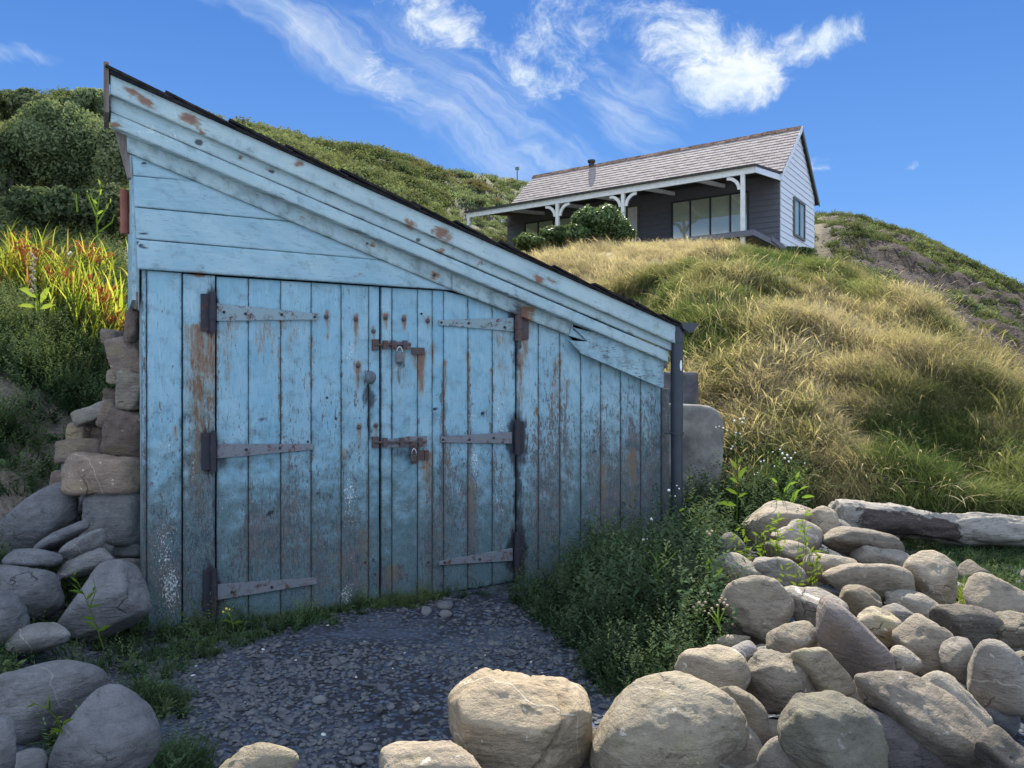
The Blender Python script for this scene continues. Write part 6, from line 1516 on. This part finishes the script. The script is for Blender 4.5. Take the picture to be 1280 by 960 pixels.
# ------------------------------------------------------------------ single tall plants
STEM = mat_leaf("plant_green", [(0.0, (0.030, 0.075, 0.020)), (0.5, (0.110, 0.190, 0.030)), (1.0, (0.230, 0.300, 0.050))], 0.4, inst=False)
DRYM = mat_simple("dry_seed_head", (0.30, 0.22, 0.15), (0.50, 0.40, 0.30), 60, .9, .001)
FLUFF = mat_simple("white_seed_fluff", (0.72, 0.72, 0.68), (0.85, 0.85, 0.82), 90, .9, .001)
YELL = mat_simple("yellow_petal", (0.65, 0.45, 0.02), (0.75, 0.55, 0.05), 60, .7, 0)
def ball(c, r): v, f = ico(1); return [Vector(c) + Vector(p) * r for p in v], [list(map(int, q)) for q in f]
def tall_plant(name, foot, y, branches, leafs, heads, label, cat, group=None, tint=.6, stem_r=.004, head_mat=None, head_r=.009, leaf_len=.12):
    """branches: lists of picture points; leafs: (u, v, direction, length); heads: picture points"""
    b0 = P(foot[0], foot[1], y); th = empty(name, b0, label, cat, group); mb = MB(); rr = random.Random(hash(label) % 1000 if False else len(label))
    for br in branches:
        pts = [P(u, v, y + .05 * math.sin(u * .7 + v * .3)) for u, v in br]; mb.tube(pts, [stem_r * (1 - .6 * i / max(1, len(pts) - 1)) for i in range(len(pts))], 5)
    o = mb.build('stem', STEM, th); n = len(o.data.vertices); fattr(o.data, 'tint', np.full(n, tint)); fattr(o.data, 'shade', np.zeros(n))
    if leafs:
        V_, F_, k0 = [], [], 0
        for (u, v, ang, ln) in leafs:
            p = P(u, v, y); L = ln / F * y; dr = Vector((math.cos(math.radians(ang)), rr.uniform(-.5, .3), math.sin(math.radians(ang)))).normalized(); sd_ = dr.cross(Vector((0, 1, .3))).normalized()
            for (t, w, dz) in ((0, .02, 0), (.3, .13, .02), (.65, .10, 0), (1, .004, -.12)):
                c = p + dr * L * t + Vector((0, 0, dz * L)); V_ += [c + sd_ * w * L + Vector((0, .03 * L, 0)), c, c - sd_ * w * L + Vector((0, .03 * L, 0))]
            for s in range(3): F_ += [[k0 + 3 * s, k0 + 3 * s + 1, k0 + 3 * s + 4, k0 + 3 * s + 3], [k0 + 3 * s + 1, k0 + 3 * s + 2, k0 + 3 * s + 5, k0 + 3 * s + 4]]
            k0 += 12
        me = mesh_np('leaves', V_, F_); fattr(me, 'tint', np.full(k0, tint)); fattr(me, 'shade', np.zeros(k0)); link('leaves', me, STEM, th)
    for (u, v, r_) in heads:
        m2 = MB(); m2.add(*ball(P(u, v, y), head_r * r_)); m2.build('flower_head', head_mat or FLUFF, th, smooth_=True)
    return th
tall_plant('sow_thistle', (921, 640), 5.85, [[(921, 650), (922, 600), (921, 570), (924, 540), (926, 525)], [(923, 556), (914, 543), (905, 537), (896, 533)], [(922, 575), (917, 562), (916, 556)], [(924, 540), (919, 528), (918, 526)]],
    [(922, 600, 62, 24), (922, 604, 140, 16), (922, 618, 150, 18), (922, 622, 30, 15), (921, 586, 120, 16), (922, 580, 60, 12), (921, 632, 170, 26)],
    [(918, 526, 1.1), (925, 524, 1), (928, 528, 1), (930, 523, .7), (904, 535, .8), (899, 533, .6), (909, 538, .7), (916, 558, .9), (914, 561, .8), (920, 541, .7), (925, 542, .7), (895, 534, .6)],
    "tall sow thistle with white fluffy heads standing against the edge of the concrete block", 'plant', None, .5)
tall_plant('sow_thistle', (975, 630), 5.9, [[(978, 640), (972, 605), (968, 585), (975, 572), (984, 566)], [(972, 605), (962, 590), (957, 575), (950, 565), (942, 561)], [(978, 625), (985, 605), (992, 590), (990, 572)], [(965, 596), (955, 592), (946, 591)], [(985, 605), (998, 590), (1005, 580)], [(970, 590), (968, 575), (966, 566)]],
    [(980, 615, 60, 15), (985, 606, 20, 14), (990, 620, 40, 16), (978, 628, 150, 14), (1000, 612, 30, 12), (995, 600, 70, 14), (972, 604, 140, 14), (1002, 622, 10, 18), (988, 632, 60, 24)],
    [(978, 567, 1.1), (984, 569, 1.1), (981, 573, 1.0), (989, 573, 1.1), (986, 577, .9), (975, 562, .8), (955, 576, .8), (951, 577, .7), (943, 562, .6), (966, 565, .6), (947, 591, .7), (943, 593, .6), (1006, 579, .6), (968, 583, .7), (994, 566, .7)],
    "bushy sow thistle with several white fluffy heads behind the flat-topped boulder", 'plant', None, .6)
tall_plant('dandelion', (850, 668), 5.2, [[(850, 690), (848, 650), (843, 625), (841, 612)], [(848, 640), (846, 620), (848, 608)], [(849, 660), (856, 650), (858, 640)]], [(849, 655, 130, 18), (848, 640, 30, 12), (850, 665, 40, 20)],
    [(836, 613, 1.25), (846, 607, .6), (849, 611, .6), (844, 620, .6)], "weed with a round white seed clock in front of the downpipe", 'plant', None, .3)
tall_plant('dandelion', (822, 700), 5.2, [[(824, 730), (820, 690), (816, 665), (814, 650)], [(820, 700), (812, 688), (805, 676)]], [(820, 705, 60, 14), (820, 712, 140, 16)],
    [(814.5, 649, 1.35), (804, 675, 1.3), (809, 674, .7)], "weed with two round white seed clocks among the dark weeds right of the doors", 'plant', None, .3)
tall_plant('ragwort', (900, 800), 3.75, [[(901, 812), (900, 790), (897, 772), (890, 762)], [(898, 780), (903, 768), (908, 757)], [(897, 776), (898, 760), (900, 750)], [(900, 785), (894, 775), (887, 767)]], [(900, 800, 20, 8), (901, 806, 160, 8)],
    [(900, 751, .9), (905, 754, .9), (909, 757, .8), (897, 757, .8), (890, 761, .8), (904, 762, .7), (886, 767, .7), (893, 765, .6), (902, 748, .7), (907, 750, .7)], "dry brown-headed ragwort with a bright green stem beside the round boulder", 'plant', None, .95, .006, DRYM, .010)
tall_plant('ragwort', (880, 800), 3.8, [[(880, 812), (879, 780), (876, 762), (874, 755)], [(879, 778), (870, 764), (866, 760)]], [],
    [(874, 754, 1), (867, 759, .9), (878, 757, .9), (882, 753, .8), (871, 763, .7), (885, 742, .6), (878, 740, .6), (881, 764, .6)], "dry brown-headed ragwort just left of the green-stemmed one", 'plant', None, .3, .004, DRYM, .010)
tall_plant('twiggy_weed', (838, 780), 4.1, [[(838, 800), (830, 760), (824, 735), (822, 715), (820, 690)], [(823, 725), (812, 708), (802, 700)], [(822, 715), (836, 700), (846, 690)], [(830, 755), (845, 735), (860, 722)], [(826, 742), (808, 728), (790, 722)], [(820, 700), (812, 688), (800, 682)], [(822, 708), (832, 690), (835, 676)], [(838, 780), (846, 765), (852, 755)]], [(835, 775, 150, 14)], [], "bare twiggy weed branching among the dark weeds right of the doors", 'plant', None, .55, .0035)
tall_plant('dock', (888, 740), 4.2, [[(890, 760), (888, 735), (887, 710), (888, 690), (887, 675)]], [(888, 735, 75, 34), (889, 730, 60, 30), (888, 742, 140, 30), (888, 748, 20, 16), (887, 715, 100, 26)], [(887, 668, 1), (890, 664, .8), (884, 665, .8)], "broad-leaved dock with a withered head left of the heaped boulders", 'plant', None, .35, .005, DRYM, .010)
tall_plant('yellow_flower', (283, 780), 4.15, [[(292, 785), (288, 770), (284, 762)], [(288, 770), (281, 764)]], [(290, 778, 160, 14), (291, 780, 20, 14)], [(283, 761, .8), (279, 765, .7), (287, 762, .6)], "small yellow-flowered weed at the foot of the left door leaf", 'plant', None, .8, .003, YELL, .010)
tall_plant('leafy_weed', (110, 790), 3.4, [[(130, 812), (118, 775), (106, 745), (96, 726), (92, 718)], [(112, 760), (120, 738), (116, 722)], [(104, 742), (96, 735), (90, 730)]], [(104, 742, 160, 18), (108, 750, 50, 16), (96, 728, 130, 12), (118, 775, 170, 20), (116, 740, 60, 12), (112, 760, 20, 14), (122, 790, 30, 20), (120, 785, 150, 20), (92, 720, 70, 10)], [], "thin leafy weed rising in front of the big flat slab at the left", 'plant', None, .55, .003)
tall_plant('leafy_weed', (80, 910), 2.45, [[(82, 925), (72, 900), (58, 885), (44, 880), (38, 876)], [(62, 888), (62, 876), (60, 868)], [(72, 900), (66, 906)]], [(44, 880, 200, 12), (58, 886, 80, 12), (70, 898, 20, 12), (76, 912, 200, 18), (80, 918, 160, 22), (78, 905, 30, 18)], [], "yellowish sprig growing over the largest left boulder", 'plant', None, .7, .003)
tall_plant('foxglove_leaf', (55, 385), 6.5, [[(48, 395), (46, 370), (42, 345), (40, 325)]], [(46, 372, 150, 34), (50, 378, 50, 30), (50, 386, 20, 22), (44, 384, 170, 22), (46, 390, 100, 20)], [(41 + (k * 37 % 7) - 3, 316 + k * 2.6, .6 + (k * 13 % 5) * .12) for k in range(20)], "seeding stalk with bright lime leaves on the left bank", 'plant', None, 1.0, .006, DRYM, .016)
tall_plant('dry_stalk', (88, 370), 6.7, [[(88, 375), (87, 350), (88, 335), (88, 318)], [(87, 350), (82, 335), (78, 322)], [(88, 340), (94, 328), (97, 318)], [(90, 375), (80, 355), (72, 340)]], [], [(88, 316, 1.3), (86, 318, 1.0)], "dry stalk with a white umbel in front of the sword leaves", 'plant', None, .6, .004, FLUFF, .010)
tall_plant('tall_herb', (122, 262), 9.5, [[(122, 300), (121, 270), (124, 245), (126, 228)], [(121, 272), (112, 250), (108, 242)], [(122, 280), (132, 262), (138, 252)], [(121, 262), (114, 246), (118, 234)], [(97, 265), (95, 250), (96, 240)], [(124, 290), (140, 278), (143, 268)]],
    [(124, 245, 60, 12), (122, 255, 140, 12), (112, 250, 120, 10), (132, 262, 60, 10), (126, 232, 110, 10), (121, 268, 30, 12), (138, 254, 90, 8), (108, 244, 80, 8)], [(108, 241, .8), (96, 240, 1)], "spindly pale green herb standing in front of the dark bushes by the shed", 'plant', None, .85, .012, STEM, .02)
for (u, v, y, lab) in [(985, 680, 4.75, "leafy sprigs growing on the flat pale stone"), (1000, 725, 4.3, "leafy green sprigs between the round boulder and the loaf-shaped stone"), (940, 690, 4.9, "leafy sprigs left of the smooth low stone at the top of the heap")]:
    rr = random.Random(int(u)); br, lf = [], []
    for k in range(9):
        uu = u + rr.uniform(-26, 26); top = v - rr.uniform(14, 40); br.append([(uu, v + 14), (uu + rr.uniform(-4, 4), (v + top) / 2), (uu + rr.uniform(-8, 8), top)])
        for q in range(5): t = rr.random(); lf.append((uu + rr.uniform(-4, 4), v + 10 + (top - v - 10) * t, rr.uniform(0, 180), rr.uniform(6, 13)))
    tall_plant('leafy_sprigs', (u, v + 10), y, br, lf, [], lab, 'weed', None, .7, .002)
# pale lit grass tuft near the right edge
v_, f_, s_ = blades(220, .16, .0035, .10, .12, 1200, .8, 4); b0 = P(1210, 748, 4.5); me = mesh_np('grass_tuft', v_ + np.array([b0.x, b0.y, b0.z - .02]), f_); fattr(me, 'tint', np.full(len(v_), .8)); fattr(me, 'shade', s_)
tag(link('grass_tuft', me, STEM), "bright tuft of pale green grass between boulders near the right edge", 'grass tuft')
